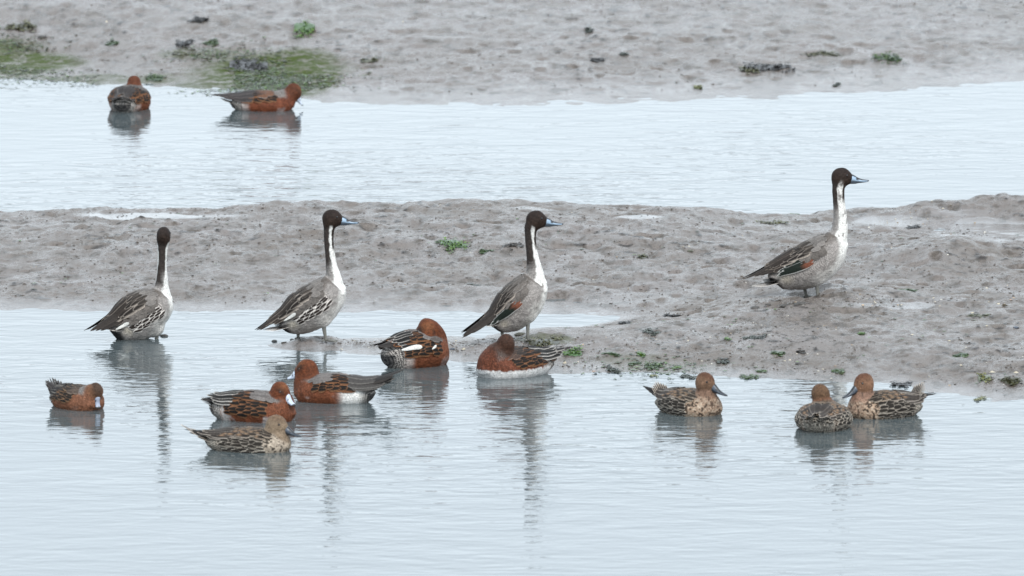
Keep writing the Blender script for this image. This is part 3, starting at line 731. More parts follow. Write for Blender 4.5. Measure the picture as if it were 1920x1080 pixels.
    for sd_ in (-1, 1):      # eyes on the surface of the head
        yy = 0.0
        for q in range(200):
            yy = sd_ * q * .15; w_ = H + HM @ np.array([.42 * hr, yy, .22 * hr])
            if f_head(np.array([w_[0]]), np.array([w_[1]]), np.array([w_[2]]))[0] > 0: break
        w_ = H + HM @ np.array([.42 * hr, yy - sd_ * .9, .22 * hr])
        ev, ef = uv_sphere(w_ * k, 2.3 * k, 8); mesh_obj('eye', ev, ef, M_EYE, root, np.tile(A(.012, .009, .008), (len(ev), 1)))
    # wings
    S = styles(kind)
    for g, o in (parts or {}).get('styles', {}).items(): S[g] = {**(S[g] or {}), **o}
    W = dict(scx=(.82, .34), tert=70, primL=62, tup=0.0, cov=True, pr=True, tx=.42, px=.16, ptheta=24, lift=.05, pup=0.0, flank=False, spec=False, scmax=52, cmax=80, size=1.0); W.update(wing or {})
    L = B.L; z_ = W['size']
    for sd_ in (-1, 1):
        fs = Feathers(); q = seed * 1000 + (500 if sd_ > 0 else 0)
        if W['flank'] and S['flank']:
            for i in range(8):
                for j in range(4 if kind == 'drake' else 3):
                    q += 1; fs.conform(B, sd_, B.x0 + L * (.72 - .062 * i + .02 * j), W['cmax'] + 10 * j + 5 * (i % 2), 15 * z_, 4.8 * z_, S['flank'], .3, .05, seed=q)
        if W['pr']:
            for i in range(5):
                q += 1; fs.conform(B, sd_, B.x0 + L * W['px'], W['ptheta'] + 5 * i, (W['primL'] - 6 * i) * z_, 4.6 * z_, S['prim'], 1.5 + .5 * (5 - i), .02 + W['pup'], dth=-.25 * W['ptheta'], p=2.2, seed=q)
        if W['spec']:
            for i in range(6):
                q += 1; fs.conform(B, sd_, B.x0 + L * (.60 - .012 * i), W.get('specth', 66) + 3.2 * i, 64 * z_, 4.6 * z_, S['spec'], 1.6 + .25 * i, .045, dth=W.get('specd', -6), p=5, seed=q)
        if W.get('tick'):
            fs.conform(B, sd_, B.x0 + L * W['tick'][0], W['tick'][1], W.get('tickL', 24), W.get('tickW', 2.6), dict(c=A(.8, .8, .77), e=A(.7, .7, .68), jit=0), 5.0, .03, dth=-3, p=1.8, seed=1)
            if W.get('tick2'): fs.conform(B, sd_, B.x0 + L * (W['tick'][0] + .2), W['tick'][1] - 2, 16, 2.6, dict(c=A(.8, .8, .77), e=A(.7, .7, .68), jit=0), 6, .05, dth=8, p=2, seed=2)
        for i in range(6):
            q += 1; fs.conform(B, sd_, B.x0 + L * (W['tx'] - .03 * (i % 3)), 10 + 9 * i, (W['tert'] - 5 * abs(i - 2)) * z_, 6.6 * z_, S['tert'], 2.2 + .5 * (6 - i), W['lift'] * .6 + W['tup'], dth=-4, p=2.4, seed=q)
        if W['cov']:
            for i in range(6):
                for j in range(5):
                    cd = (W['cmax'] - W['scmax'] + 8) / 4; t_ = W['scmax'] - 8 + j * cd + (i % 2) * cd * .5
                    q += 1; fs.conform(B, sd_, B.x0 + L * (.74 - .075 * i) + (j * 2.3) % 3, t_, (16 + 1.8 * i) * z_, 6.6 * z_, S['cov'], 1.4, .09, p=2.4, seed=q)
        for i in range(7):
            f = i / 6
            for j in range(5):
                cd = (W['scmax'] - 4) / 4.5; t_ = 4 + (j + .5 * (i % 2)) * cd * (1 - .12 * f)
                stl = S['small'] if i < (1 if kind == 'pintail_hen' else 2) else (S['scap'] if (j < 1 or i < 3) else S['long'])
                q += 1; fs.conform(B, sd_, B.x0 + L * (W['scx'][0] + (W['scx'][1] - W['scx'][0]) * f) + (j % 2) * 5, t_, (17 + 20 * f) * z_, (5.6 + 1.4 * f) * z_, stl, 2.2 + .3 * j, W['lift'], p=3.2 - .6 * f, seed=q)
        fs.build('wing', root, k)
    # tail
    T = dict(L=38, up=8, fan=26, n=8, base=(.06, .3), W=4.6, down=0); T.update(tail or {})
    fs = Feathers(); bx = B.x0 + L * T['base'][0]; i0 = np.interp(bx, B.X, B.zc); hh = np.interp(bx, B.X, B.h)
    for i in range(T['n']):
        f = (i / (T['n'] - 1) - .5) * 2
        bp = B.from_body(np.array([bx + 6, f * np.interp(bx, B.X, B.w) * .55, i0 + hh * T['base'][1] - 1.6 * abs(f)]))
        a = R(T['up']) ; fa = R(T['fan']) * f
        d = np.array([-math.cos(fa) * math.cos(a), math.sin(fa), math.sin(a)])
        ln = T['L'] * (1.0 - .22 * abs(f)) * (T.get('mid', 1.0) if abs(f) < .3 else 1)
        fs.blade(bp, d, (0, 0, 1), ln + 6, T['W'], S['tail'], p=1.8, curve=T.get('curve', .05), seed=seed * 31 + i)
    for i in range(4):
        for j in range(-4, 5):
            fs.conform(B, 1, bx + 34 - 8 * i, j * 11 + 5 * (i % 2), 20, 6.5, S['scap'], .8 + .2 * i, .05, p=3, seed=seed * 41 + i * 9 + j)
    # under-tail coverts give the tail its depth
    for i in range(9):
        f = (i / 8 - .5) * 2
        bp = B.from_body(np.array([bx + 10, f * np.interp(bx, B.X, B.w) * .7, i0 - hh * .05 - 2 * (1 - abs(f))]))
        fa = R(T['fan'] * .8) * f; a = R(T['up'] - 5)
        d = np.array([-math.cos(fa) * math.cos(a), math.sin(fa), math.sin(a)])
        fs.blade(bp, d, (0, 0, 1), T['L'] * .68, 5.5, (S.get('under') or dict(c=S['tail']['c'] * .5, e=S['tail']['e'] * .8, ew=.25)), p=2.2, curve=.08, seed=seed * 37 + i)
    fs.build('tail', root, k)
    if legs:
        for (lx, lz, fx, side, th_r) in legs:
            yb = side * wmax * .42
            V, F2 = tube([(lx, yb, lz + 10), (lx + (fx - lx) * .25, yb, lz * .8 + 1), (fx - 1, yb, lz * .35), (fx, yb, 3.0), (fx + 1, yb, 1.5)], [4.6, 3.8, 2.8, 3.2, 2.6], 10)
            n0 = len(V)
            V = [Vector(p) for p in V]
            # webbed foot: three toes joined by a scalloped web, a little hind toe
            cen = Vector((fx, yb, 2.2)); ring = [cen + Vector((-3, 0, 0))]
            for t_ in (-34, -17, 0, 17, 34):
                rr = 21 if t_ in (-34, 0, 34) else 17
                ring.append(Vector((fx + rr * math.cos(R(t_)), yb + rr * math.sin(R(t_)), .6)))
            V += ring + [p + Vector((0, 0, 1.4)) for p in ring]
            for a in range(1, 5):
                F2.append((n0, n0 + a + 1, n0 + a)); F2.append((n0 + 6, n0 + 6 + a, n0 + 6 + a + 1)); F2.append((n0 + a, n0 + a + 1, n0 + 7 + a, n0 + 6 + a))
            for t_ in (-34, 0, 34, 180):
                rr = 23 if t_ != 180 else 8; a0 = len(V)
                tv, tf = tube([cen, cen + Vector((rr * .6 * math.cos(R(t_)), rr * .6 * math.sin(R(t_)), -.3)), cen + Vector((rr * math.cos(R(t_)), rr * math.sin(R(t_)), -1.2))], [2.2, 1.7, 1.0], 8)
                V += tv; F2 += [tuple(a0 + q_ for q_ in f_) for f_ in tf]
            mesh_obj('leg', [tuple(p * k) for p in V], F2, M_HORN, root, np.tile(A(.16, .16, .145), (len(V), 1)))
    return root

# ------------------------------------------------------------------ standing pintails (outlines in px of the photo)
def O(pts, x0, z0, q): return [((x - x0) / q, (z0 - z) / q) for x, z in pts]
def NK(pts, x0, z0, q): return [((x - x0) / q, 0, (z0 - z) / q, r / q) for x, z, r in pts]
G_ST = 'pintail drakes standing along the mud'
q = 3.6
bird('standing_pintail', 'rightmost standing pintail drake, grey with mottled white neck, on a mud mound', 'duck', G_ST, 1519, 560, 6, 'drake',
     O([(215, 800), (262, 722), (330, 678), (400, 632), (470, 592), (560, 552), (620, 528), (690, 545), (733, 590), (748, 640)], 500, 972, q),
     O([(215, 800), (225, 848), (258, 885), (300, 903), (370, 909), (450, 908), (520, 896), (590, 868), (650, 825), (700, 770), (735, 710), (748, 640)], 500, 972, q), 29, 44,
     NK([(655, 640, 74), (685, 570, 64), (700, 500, 54), (703, 430, 46), (698, 360, 42), (692, 290, 40), (690, 225, 42), (700, 170, 46)], 500, 972, q), ((712 - 500) / q, 0, (972 - 148) / q), 19.5,
     legs=[(-9, 20, -5, 1, 12), (10, 30, 13, -1, 14)], hpitch=1, wing=dict(spec=True, tert=62, primL=74, scx=(.80, .32), specth=62, specd=-4, scmax=50, cmax=66, px=.24, pup=.05),
     tail=dict(L=54, up=-14, fan=16, base=(.10, -.25), W=5.5), col=dict(white=-.3, frontw=17, dk0=.45, strip=.5, speck=True, verm=.25), on='mud', seed=1, bill_size=1.1)
q = 3.0
bird('standing_pintail', 'dark backed pintail drake standing directly behind the brown headed wigeon', 'duck', G_ST, 985, 637, 8, 'drake',
     O([(165, 700), (190, 620), (235, 540), (280, 492), (330, 455), (375, 425), (430, 430), (478, 470), (495, 520)], 375, 800, q),
     O([(165, 700), (185, 735), (222, 752), (270, 757), (330, 748), (380, 720), (425, 685), (462, 640), (488, 580), (495, 520)], 375, 800, q), 40, 43,
     NK([(420, 520, 62), (430, 460, 56), (426, 400, 44), (417, 340, 35), (409, 280, 31), (404, 220, 31), (406, 165, 36)], 375, 800, q), ((437 - 375) / q, 0, (800 - 122) / q), 19.5,
     legs=[(-42, 20, -40, 1, 11), (2, 34, 3, -1, 13)], hpitch=0, wing=dict(spec=True, tert=60, primL=92, scx=(.80, .34), specth=64, specd=-10, scmax=50, cmax=68, pup=.16, px=.26, ptheta=30),
     tail=dict(L=36, up=-8, fan=20, base=(.12, -.1), W=5.5), col=dict(white=.12, frontw=10, dk0=.25, strip=-.6, verm=.15), on='mud', seed=2, bill_size=1.08,
     parts=dict(styles=dict(small=dict(c=A(.14, .125, .115)), scap=dict(c=A(.10, .088, .08)))))
q = 3.6
bird('standing_pintail', 'second standing pintail drake from the left, pale breast, on a thin mud strip', 'duck', G_ST, 590, 638, 4, 'drake',
     O([(225, 860), (245, 770), (300, 690), (370, 628), (440, 585), (510, 550), (560, 535), (620, 550), (662, 600), (676, 650)], 470, 965, q),
     O([(225, 860), (262, 900), (310, 918), (380, 922), (440, 912), (500, 888), (560, 855), (610, 810), (648, 750), (670, 700), (676, 650)], 470, 965, q), 36, 43,
     NK([(590, 660, 76), (602, 590, 62), (598, 530, 50), (586, 470, 40), (577, 400, 34), (570, 330, 32), (566, 260, 33), (570, 190, 38)], 470, 965, q), ((590 - 470) / q, 0, (965 - 138) / q), 19.0,
     legs=[(-30, 13, -29, 1, 11), (16, 26, 20, -1, 13)], hpitch=0, wing=dict(flank=True, tert=70, primL=60, pup=.05, scx=(.80, .32), scmax=56, cmax=66, tick=(.30, 70)),
     tail=dict(L=52, up=-14, fan=18, base=(.12, -.2), W=5.5), col=dict(white=.05, frontw=12, dk0=.3, strip=-.3, verm=1), on='mud', seed=3, bill_size=1.08)
q = 3.857
bird('standing_pintail', 'leftmost pintail drake wading with its head turned away, dark nape between white stripes', 'duck', G_ST, 262, 634, 24, 'drake',
     O([(165, 790), (200, 700), (240, 650), (285, 612), (335, 575), (400, 548), (470, 535), (540, 540), (610, 570), (648, 640)], 410, 900, q),
     O([(165, 790), (200, 850), (245, 895), (300, 915), (420, 912), (500, 868), (560, 825), (615, 760), (642, 700), (648, 640)], 410, 900, q), 30, 44,
     [((x - 410) / q, -2 if i < 3 else -2 - i, (900 - z) / q, r / q) for i, (x, z, r) in enumerate([(570, 660, 80), (580, 585, 66), (580, 520, 52), (578, 460, 42), (576, 390, 35), (576, 320, 33), (578, 250, 35), (580, 190, 42)])],
     ((584 - 410) / q, -10, (900 - 140) / q), 17.8, hyaw=57, hpitch=0,
     legs=[(-10, 4, -6, 1, 12), (27, 6, 26, -1, 13)], wing=dict(flank=True, tert=60, primL=66, scx=(.80, .32), scmax=56, cmax=68, pup=.14, px=.25, ptheta=30, tick=(.24, 74)),
     tail=dict(L=38, up=4, fan=24, base=(.12, -.1), W=5.5), col=dict(white=-.62, frontw=13, dk0=.2, strip=0, basew=0, verm=1), on='water', seed=4, zoff=-4)

# ------------------------------------------------------------------ swimming birds
ST = [(-84, 20), (-70, 32), (-40, 43), (-5, 49), (30, 48), (58, 40), (74, 28), (80, 12)]
SB = [(-84, 20), (-76, 6), (-52, -10), (0, -20), (40, -20), (64, -14), (77, -2), (80, 12)]
def sc(pts, a, b=None, dz=0): b = a if b is None else b; return [(x * a, z * b + (dz if z > 5 else 0)) for x, z in pts]
G_W = 'wigeons resting on the near water'; G_P = 'female pintails swimming on the near water'; G_F = 'wigeons in the far channel'

bird('wigeon', 'rusty wigeon swimming right, chestnut head and pale blue bill, behind the buff headed pintail', 'duck', G_W, 474, 786, -14, 'wigeon',
     sc(ST, 1.0, 1.05), sc(SB, 1.0), 3, 46, [(50, 0, 20, 30), (56, -1, 32, 24), (54, -3, 42, 19), (54, -4, 50, 17)], (55, -5, 55), 20, hyaw=-26, hpitch=-22,
     wing=dict(tert=56, primL=46, tup=.12, lift=.06, tx=.40, scmax=46, cmax=84, px=.2), tail=dict(L=34, up=24, fan=22, base=(.08, .25)), col=dict(rearwhite=.5, patch=.9), seed=11, k0=1.0, bill_len=22, bill_size=1.1)
bird('wigeon', 'wigeon swimming left with white rear flank, black stern and raised dark wing tips', 'duck', G_W, 630, 752, 163, 'wigeon',
     sc(ST, .92, 1.0), sc(SB, .92), 3, 44, [(50, 0, 18, 30), (56, 0, 30, 26), (56, 0, 44, 21), (56, 0, 50, 19)], (58, 0, 57), 21.5, hyaw=4, hpitch=-14,
     wing=dict(tert=78, primL=84, tup=.22, pup=.42, lift=.06, tx=.36, scmax=44, cmax=66, px=.24, ptheta=22), tail=dict(L=40, up=24, fan=18, base=(.08, .1), W=6), col=dict(rearwhite=1.0, wx=.25, ww=.12, patch=.9), seed=12, bill_len=20, bill_size=1.05,
     parts=dict(styles=dict(tert=dict(c=A(.07, .065, .063), e=A(.2, .19, .18)))))
bird('wigeon', 'sleeping male wigeon with head tucked over its back, white wing patch, seen from behind', 'duck', G_W, 776, 685, 40, 'wigeon',
     sc(ST, .85, 1.1, 10), sc(SB, .85), 6, 48, [(44, 4, 26, 34), (50, 2, 44, 25), (42, -6, 56, 21), (30, -12, 66, 19)], (20, -13, 67), 22, hyaw=-118, hpitch=-38,
     wing=dict(tick=(.42, 66), tickL=34, tickW=4.2, tick2=True, tert=48, primL=48, lift=.07, tup=.05, pup=.10, tx=.44, scmax=50, cmax=80, px=.2), tail=dict(L=22, up=8, fan=30, base=(.1, .1)), col=dict(rearwhite=.35, patch=.4), seed=13,
     parts=dict(styles=dict(small=dict(c=A(.10, .085, .08)))), bill_len=9, bill_size=.8)
bird('wigeon', 'brown headed wigeon with white belly in front of the dark backed standing pintail', 'duck', G_W, 968, 702, 215, 'wigeon',
     sc(ST, .95, 1.0), sc(SB, .95), 2, 50, [(48, 0, 22, 34), (46, 6, 38, 27), (40, 12, 50, 20), (37, 16, 60, 17)], (35, 18, 65), 18, hyaw=205, hpitch=-20,
     wing=dict(tert=70, primL=62, tup=.10, pup=.18, lift=.06, tx=.4, scmax=46, cmax=70, px=.2), tail=dict(L=34, up=22, fan=20, base=(.08, .3)), col=dict(headc=A(.062, .030, .020), rearwhite=.3, patch=0, belly=15, eyedark=0, tint=A(.85, .82, .9), crown=0), seed=14, bill_len=16,
     parts=dict(styles=dict(scap=dict(c=A(.04, .033, .03), e=A(.24, .15, .11)), small=dict(c=A(.09, .06, .05), e=A(.25, .16, .12)))))
bird('wigeon', 'small brown female wigeon at far left dipping its pale grey bill to the water', 'duck', G_W, 141, 763, -46, 'wigeon_hen',
     sc(ST, .80, .88), sc(SB, .80), 3, 43, [(42, 0, 18, 28), (50, 0, 30, 22), (58, 0, 36, 17), (62, 0, 38, 15)], (64, -1, 40), 16.5, hyaw=-22, hpitch=-56,
     wing=dict(tert=46, primL=46, tup=.12, pup=.45, lift=.06, tx=.4, scmax=46, cmax=74, px=.24, size=.9), tail=dict(L=40, up=52, fan=18, base=(.1, .2)), col=dict(rearwhite=0, patch=.1, headc=A(.19, .095, .055), eyedark=0), seed=15, k0=.92, bill_len=20, bill_size=1.0)
bird('wigeon', 'wigeon in the far channel swimming right, bill at the water, below green weed', 'duck', G_F, 490, 205, 4, 'wigeon',
     sc(ST, .80, .74), sc(SB, .80), 2, 44, [(44, 0, 16, 24), (54, 0, 24, 19), (62, 0, 30, 16), (66, 0, 34, 15)], (68, 0, 38), 17, hyaw=0, hpitch=-48,
     wing=dict(scx=(.68, .34), tert=62, primL=58, tup=.06, pup=.10, lift=.04, scmax=44, cmax=58, px=.2), tail=dict(L=32, up=14, fan=18, base=(.08, .1)), col=dict(rearwhite=.3, patch=.5, headc=A(.12, .042, .022), tint=A(.95, .85, .85)), seed=16, k0=.90, bill_len=18, bill_size=.8,
     parts=dict(styles=dict(scap=dict(c=A(.10, .06, .045)), small=dict(c=A(.16, .08, .05)), tert=dict(c=A(.05, .045, .045), e=A(.15, .13, .13)))))
bird('wigeon', 'wigeon in the far channel seen from behind, dark folded wings over rusty flank', 'duck', G_F, 241, 205, 78, 'wigeon',
     sc(ST, .72, .85), sc(SB, .72), 3, 38, [(40, 0, 18, 24), (46, 0, 30, 18), (44, 0, 40, 13), (46, 0, 46, 12)], (47, 0, 44), 13, hyaw=10, hpitch=0,
     wing=dict(tert=50, primL=44, lift=.05, scmax=50, cmax=70, px=.2), tail=dict(L=16, up=14, fan=24, base=(.1, .2)), col=dict(rearwhite=.2, patch=.5, headc=A(.12, .042, .022)), seed=17,
     parts=dict(styles=dict(scap=dict(c=A(.09, .08, .075)), small=dict(c=A(.12, .10, .09)), tert=dict(c=A(.045, .04, .04), e=A(.2, .18, .17)))))

bird('pintail_hen', 'speckled female pintail with buff grey head and long pointed tail, nearest bird to the camera', 'duck', G_P, 463, 843, -8, 'pintail_hen',
     sc(ST, .97, .80), sc(SB, .97), 2, 45, [(56, 0, 12, 26), (60, 0, 22, 21), (56, -1, 32, 17), (54, -1, 42, 17)], (57, -2, 48), 21, hyaw=-14, hpitch=-12,
     wing=dict(tert=60, primL=66, tup=.03, pup=.08, lift=.05, tx=.40, scmax=50, cmax=80, px=.22, flank=True), tail=dict(L=52, up=20, fan=12, base=(.08, .25), mid=1.25, curve=.08), col=dict(headc=A(.33, .245, .17), neckc=A(.30, .225, .16), buff=A(.38, .32, .26), cap=.55), seed=21)
bird('pintail_hen', 'brown headed female pintail swimming right, alone, with dark grey bill and cocked tail', 'duck', G_P, 1289, 773, -42, 'pintail_hen',
     sc(ST, .86, .86), sc(SB, .86), 3, 47, [(46, 0, 18, 27), (48, 0, 32, 19), (44, -1, 44, 14.5), (44, -1, 56, 15)], (46, -2, 62), 19.5, hyaw=14, hpitch=-18,
     wing=dict(tert=52, primL=56, tup=.08, pup=.20, lift=.05, tx=.40, scmax=50, cmax=80, px=.22, flank=True), tail=dict(L=38, up=50, fan=12, base=(.10, .2), W=5.5), col=dict(headc=A(.26, .155, .10), neckc=A(.25, .155, .11)), seed=22)
bird('pintail_hen', 'speckled female pintail seen from behind with its brown head facing away', 'duck', G_P, 1543, 803, 80, 'pintail_hen',
     sc(ST, .86, .93), sc(SB, .86), 3, 51, [(40, 4, 22, 30), (44, 6, 36, 21), (42, 9, 48, 17), (42, 11, 58, 17)], (44, 13, 60), 19, hyaw=28, hpitch=-6,
     wing=dict(tert=60, primL=50, lift=.06, tx=.42, scmax=54, cmax=84, px=.24, flank=True), tail=dict(L=30, up=16, fan=30, base=(.12, .0), W=5.5), col=dict(headc=A(.18, .105, .062), neckc=A(.20, .10, .06), cap=.2), seed=23)
bird('pintail_hen', 'rufous headed female pintail swimming left with its tail cocked beside the mud edge', 'duck', G_P, 1662, 779, 203, 'pintail_hen',
     sc(ST, .86, .90), sc(SB, .86), 3, 46, [(50, 0, 16, 28), (51, 0, 32, 20), (46, 0, 44, 15.5), (46, 0, 56, 16)], (47, 0, 64), 20, hyaw=6, hpitch=-20,
     wing=dict(tert=56, primL=50, tup=.08, pup=.12, lift=.05, tx=.42, scmax=50, cmax=80, px=.22, flank=True), tail=dict(L=46, up=56, fan=16, base=(.12, .1), W=6.5), col=dict(headc=A(.29, .16, .10), neckc=A(.31, .19, .14)), seed=24)

# ------------------------------------------------------------------ weed, shells, stones
def on_mud(u, v):
    x, y, z = hit(u, v); return np.array([x, y, z]), scale_at(x, y, z)
def th_(x, y): return float(terrain(np.array([x]), np.array([y]))[0])
WCOL = dict(bright=(A(.10, .20, .015), A(.03, .075, .012)), green=(A(.065, .12, .02), A(.02, .04, .012)), dark=(A(.03, .045, .02), A(.012, .015, .01)),
            olive=(A(.11, .11, .035), A(.03, .03, .015)), black=(A(.022, .02, .018), A(.008, .007, .007)), yellow=(A(.19, .19, .03), A(.05, .06, .015)), brown=(A(.06, .045, .032), A(.02, .016, .012)))
def leaf(V, F, Cc, cen, s, r, ln, wd, hgt, c1, c2):
    """one ruffled frond lying on the mud"""
    na, nb = 7, 4; a0 = r.uniform(0, 2 * math.pi); d = np.array([math.cos(a0), math.sin(a0), 0]); l = np.array([-d[1], d[0], 0]); n0 = len(V)
    ph = r.uniform(0, 6); zt = r.uniform(-.1, .5); cc = c2 + (c1 - c2) * r.random()
    bend = r.uniform(-1, 1)
    for i in range(na):
        t = i / (na - 1)
        for j in range(nb):
            b = (j / (nb - 1) - .5) * 2
            p = cen + (d * ln * (t - .5) + l * (wd * b * math.sin(math.pi * (.12 + .8 * t)) + bend * ln * .3 * t * t)) / s
            z = hgt / s * (zt * math.sin(math.pi * t) + .22 * math.sin(7 * t + ph + 2 * b) * abs(b) + .25)
            V.append([p[0], p[1], cen[2] + z]); Cc.append(cc * (.8 + .4 * r.random()))
    for i in range(na - 1):
        for j in range(nb - 1): q = n0 + i * nb + j; F.append([q, q + 1, q + nb + 1, q + nb])
def weed(u, v, wpx, hpx, colr, label, group='weed clumps on the mud', cat='seaweed', seed=0):
    c, s = on_mud(u, v); r = random.Random(int(u * 7 + v * 3)); V, F, Cc = [], [], []
    dep = hpx * .45 / 69.0                      # metres of depth
    nsub = max(1, int(wpx / 11)); subs = [(-.85 + 1.7 * (i + .5) / (nsub + 1) + r.uniform(-.1, .1), r.uniform(-.6, .6), r.uniform(.25, 1)) for i in range(nsub + 1)]
    for i in range(9):                          # ragged mat that the fronds grow from
        t = i / 8
        for j in range(3):
            x = c[0] + (t - .5) * wpx * .92 / s; y = c[1] + (j - 1) * dep * (.25 + .35 * math.sin(math.pi * t)) * r.uniform(.7, 1.2)
            V.append([x, y, max(0, th_(x, y)) + (.8 if j == 1 else .25) * min(4, hpx * .25) * r.uniform(.6, 1.2) / s]); Cc.append(WCOL[colr][1] * 1.3)
    F += [[i * 3 + j, i * 3 + j + 3, i * 3 + j + 4, i * 3 + j + 1] for i in range(8) for j in range(2)]
    for i in range(int(20 + wpx * 1.1)):
        sx, sy, sh = r.choice(subs)
        x = c[0] + (sx + r.gauss(0, .17)) * wpx / 2 / s; y = c[1] + (sy + r.gauss(0, .35)) * dep
        z = max(0, th_(x, y))
        leaf(V, F, Cc, np.array([x, y, z + r.random() * hpx * .22 * sh / s]), s, r, r.uniform(6, 13), r.uniform(1.6, 3.6), min(4, hpx * .3), *WCOL[colr])
    o = mesh_obj('seaweed_clump', V, np.array(F), M_WEED, col=Cc)
    tag(o, label, cat, group)
NEARG = 'small weed scraps on the near mud spit'; FARG = 'weed clumps on the far bank'; MIDG = 'weed clumps on the middle mudflat'
for a in [
 (851, 455, 54, 20, 'bright', 'bright green seaweed clump on the middle mudflat, left of the dark backed pintail', MIDG),
 (824, 453, 16, 5, 'green', 'tiny green scrap just left of the bright green clump', MIDG),
 (914, 472, 26, 6, 'green', 'thin green weed strand just right of the bright green clump', MIDG),
 (962, 459, 44, 8, 'brown', 'flat brown weed lump beside the neck of the dark backed pintail', MIDG),
 (1452, 418, 56, 9, 'olive', 'olive weed strip on the mudflat behind the rightmost pintail', MIDG),
 (1490, 402, 22, 4, 'green', 'small green scrap near the crest behind the rightmost pintail', MIDG),
 (1205, 484, 20, 7, 'olive', 'small dull olive weed tuft on the middle mudflat right of centre', MIDG),
 (890, 535, 26, 4, 'dark', 'thin dark weed line on mud between the two middle pintails', MIDG),
 (1712, 427, 28, 7, 'black', 'small black weed lump right of the rightmost pintail', MIDG),
 (1700, 545, 34, 6, 'green', 'green weed scraps on wet mud right of the mound', MIDG),
 (1020, 640, 62, 13, 'olive', 'olive weed mound at the feet of the dark backed pintail', NEARG),
 (1074, 662, 38, 11, 'bright', 'bright green weed clump at the tail of the brown headed wigeon', NEARG),
 (1222, 624, 36, 10, 'dark', 'dark green weed clump where the near spit rises right of the channel', NEARG),
 (1258, 595, 30, 6, 'black', 'black weed scrap on the upper slope of the near spit', NEARG),
 (1172, 606, 26, 7, 'black', 'dark weed beside the tip of the narrow channel', NEARG),
 (1414, 634, 44, 9, 'dark', 'long dark green weed clump in the middle of the near spit', NEARG),
 (1365, 636, 10, 5, 'bright', 'tiny bright green scrap left of the long dark green clump', NEARG),
 (1202, 665, 14, 7, 'bright', 'small bright green scrap above the lone brown headed pintail', NEARG),
 (1146, 662, 36, 4, 'green', 'thin green weed line on the left part of the near spit', NEARG),
 (1355, 679, 26, 9, 'dark', 'round dark green clump between the lone pintail and the mud mound', NEARG),
 (1224, 687, 34, 9, 'green', 'green weed above the tail of the lone brown headed pintail', NEARG),
 (1192, 681, 24, 4, 'green', 'thin green scrap left of the weed above the lone pintail', NEARG),
 (1268, 690, 18, 5, 'bright', 'bright green scrap just left of the lone pintail\'s head', NEARG),
 (1150, 695, 22, 10, 'dark', 'dark green tuft at the water edge of the near spit', NEARG),
 (1226, 704, 14, 4, 'yellow', 'small yellow green scrap at the water edge near the lone pintail', NEARG),
 (1290, 707, 28, 8, 'dark', 'dark weed clump in the shallow water beside the lone pintail\'s head', NEARG),
 (1406, 708, 38, 8, 'green', 'green weed at the water edge right of the lone pintail', NEARG),
 (1428, 697, 20, 5, 'green', 'small green weed just above the water edge right of the lone pintail', NEARG),
 (1459, 661, 28, 5, 'green', 'slim green scrap on the near spit above the pintail seen from behind', NEARG),
 (1502, 660, 16, 5, 'brown', 'small brown scrap on the near spit above the pintail seen from behind', NEARG),
 (1570, 696, 26, 7, 'green', 'green weed strand left of the rufous headed pintail', NEARG),
 (1615, 625, 10, 5, 'bright', 'tiny bright green scrap on the spit above the rufous headed pintail', NEARG),
 (1845, 710, 24, 17, 'yellow', 'yellow green weed tuft near the right end of the spit', NEARG),
 (1896, 715, 46, 6, 'olive', 'long olive weed line at the right edge of the spit', NEARG),
 (1838, 749, 22, 7, 'yellow', 'yellow green scrap beside the water at the right end of the spit', NEARG),
 (1800, 668, 30, 6, 'green', 'faint green weed on the spit above the cocked tail', NEARG),
 (1835, 592, 40, 5, 'olive', 'thin olive weed line among shells at the right edge', NEARG),
 (1690, 722, 40, 10, 'black', 'black weed lump on the mud behind the cocked tail', NEARG),
 (571, 50, 42, 22, 'bright', 'green weed clump high on the far bank left of centre', FARG),
 (346, 82, 34, 14, 'black', 'small black weed lump on the far bank above the left channel wigeon', FARG),
 (374, 37, 36, 9, 'black', 'small dark weed scrap high on the far bank at left', FARG),
 (466, 126, 78, 30, 'black', 'large black weed heap on the green patch of the far bank', FARG),
 (290, 148, 34, 11, 'green', 'green tuft just right of the wigeon seen from behind', FARG),
 (210, 83, 26, 8, 'green', 'small green tuft on the far bank above the left channel wigeon', FARG),
 (395, 82, 30, 7, 'green', 'small green tuft right of the black lump on the far bank', FARG),
 (350, 101, 52, 8, 'olive', 'olive weed strip above the green patch of the far bank', FARG),
 (40, 50, 60, 14, 'olive', 'dark olive weed patch at the far left of the far bank', FARG),
 (1105, 58, 16, 8, 'dark', 'tiny dark green tuft high on the far bank right of centre', FARG),
 (1120, 115, 30, 9, 'black', 'small black weed scrap on the far bank right of centre', FARG),
 (1438, 127, 100, 16, 'black', 'long black weed heap on the far bank at right', FARG),
 (1405, 131, 40, 11, 'olive', 'olive weed at the left end of the long black heap', FARG),
 (1540, 100, 68, 6, 'olive', 'thin olive weed strip between the black heap and green tuft', FARG),
 (1664, 109, 60, 20, 'green', 'bushy dull green tuft on the far bank at right', FARG),
 (1568, 160, 14, 7, 'dark', 'tiny dark tuft at the far water edge right of the black heap', FARG),
 (1308, 165, 16, 7, 'yellow', 'tiny yellow green tuft at the far water edge right of centre', FARG),
 (1170, 100, 16, 7, 'dark', 'tiny dark tuft just right of the small black scrap on the far bank', FARG),
 (692, 115, 36, 8, 'olive', 'faint olive weed strip on the far bank left of centre', FARG),
]: weed(*a)

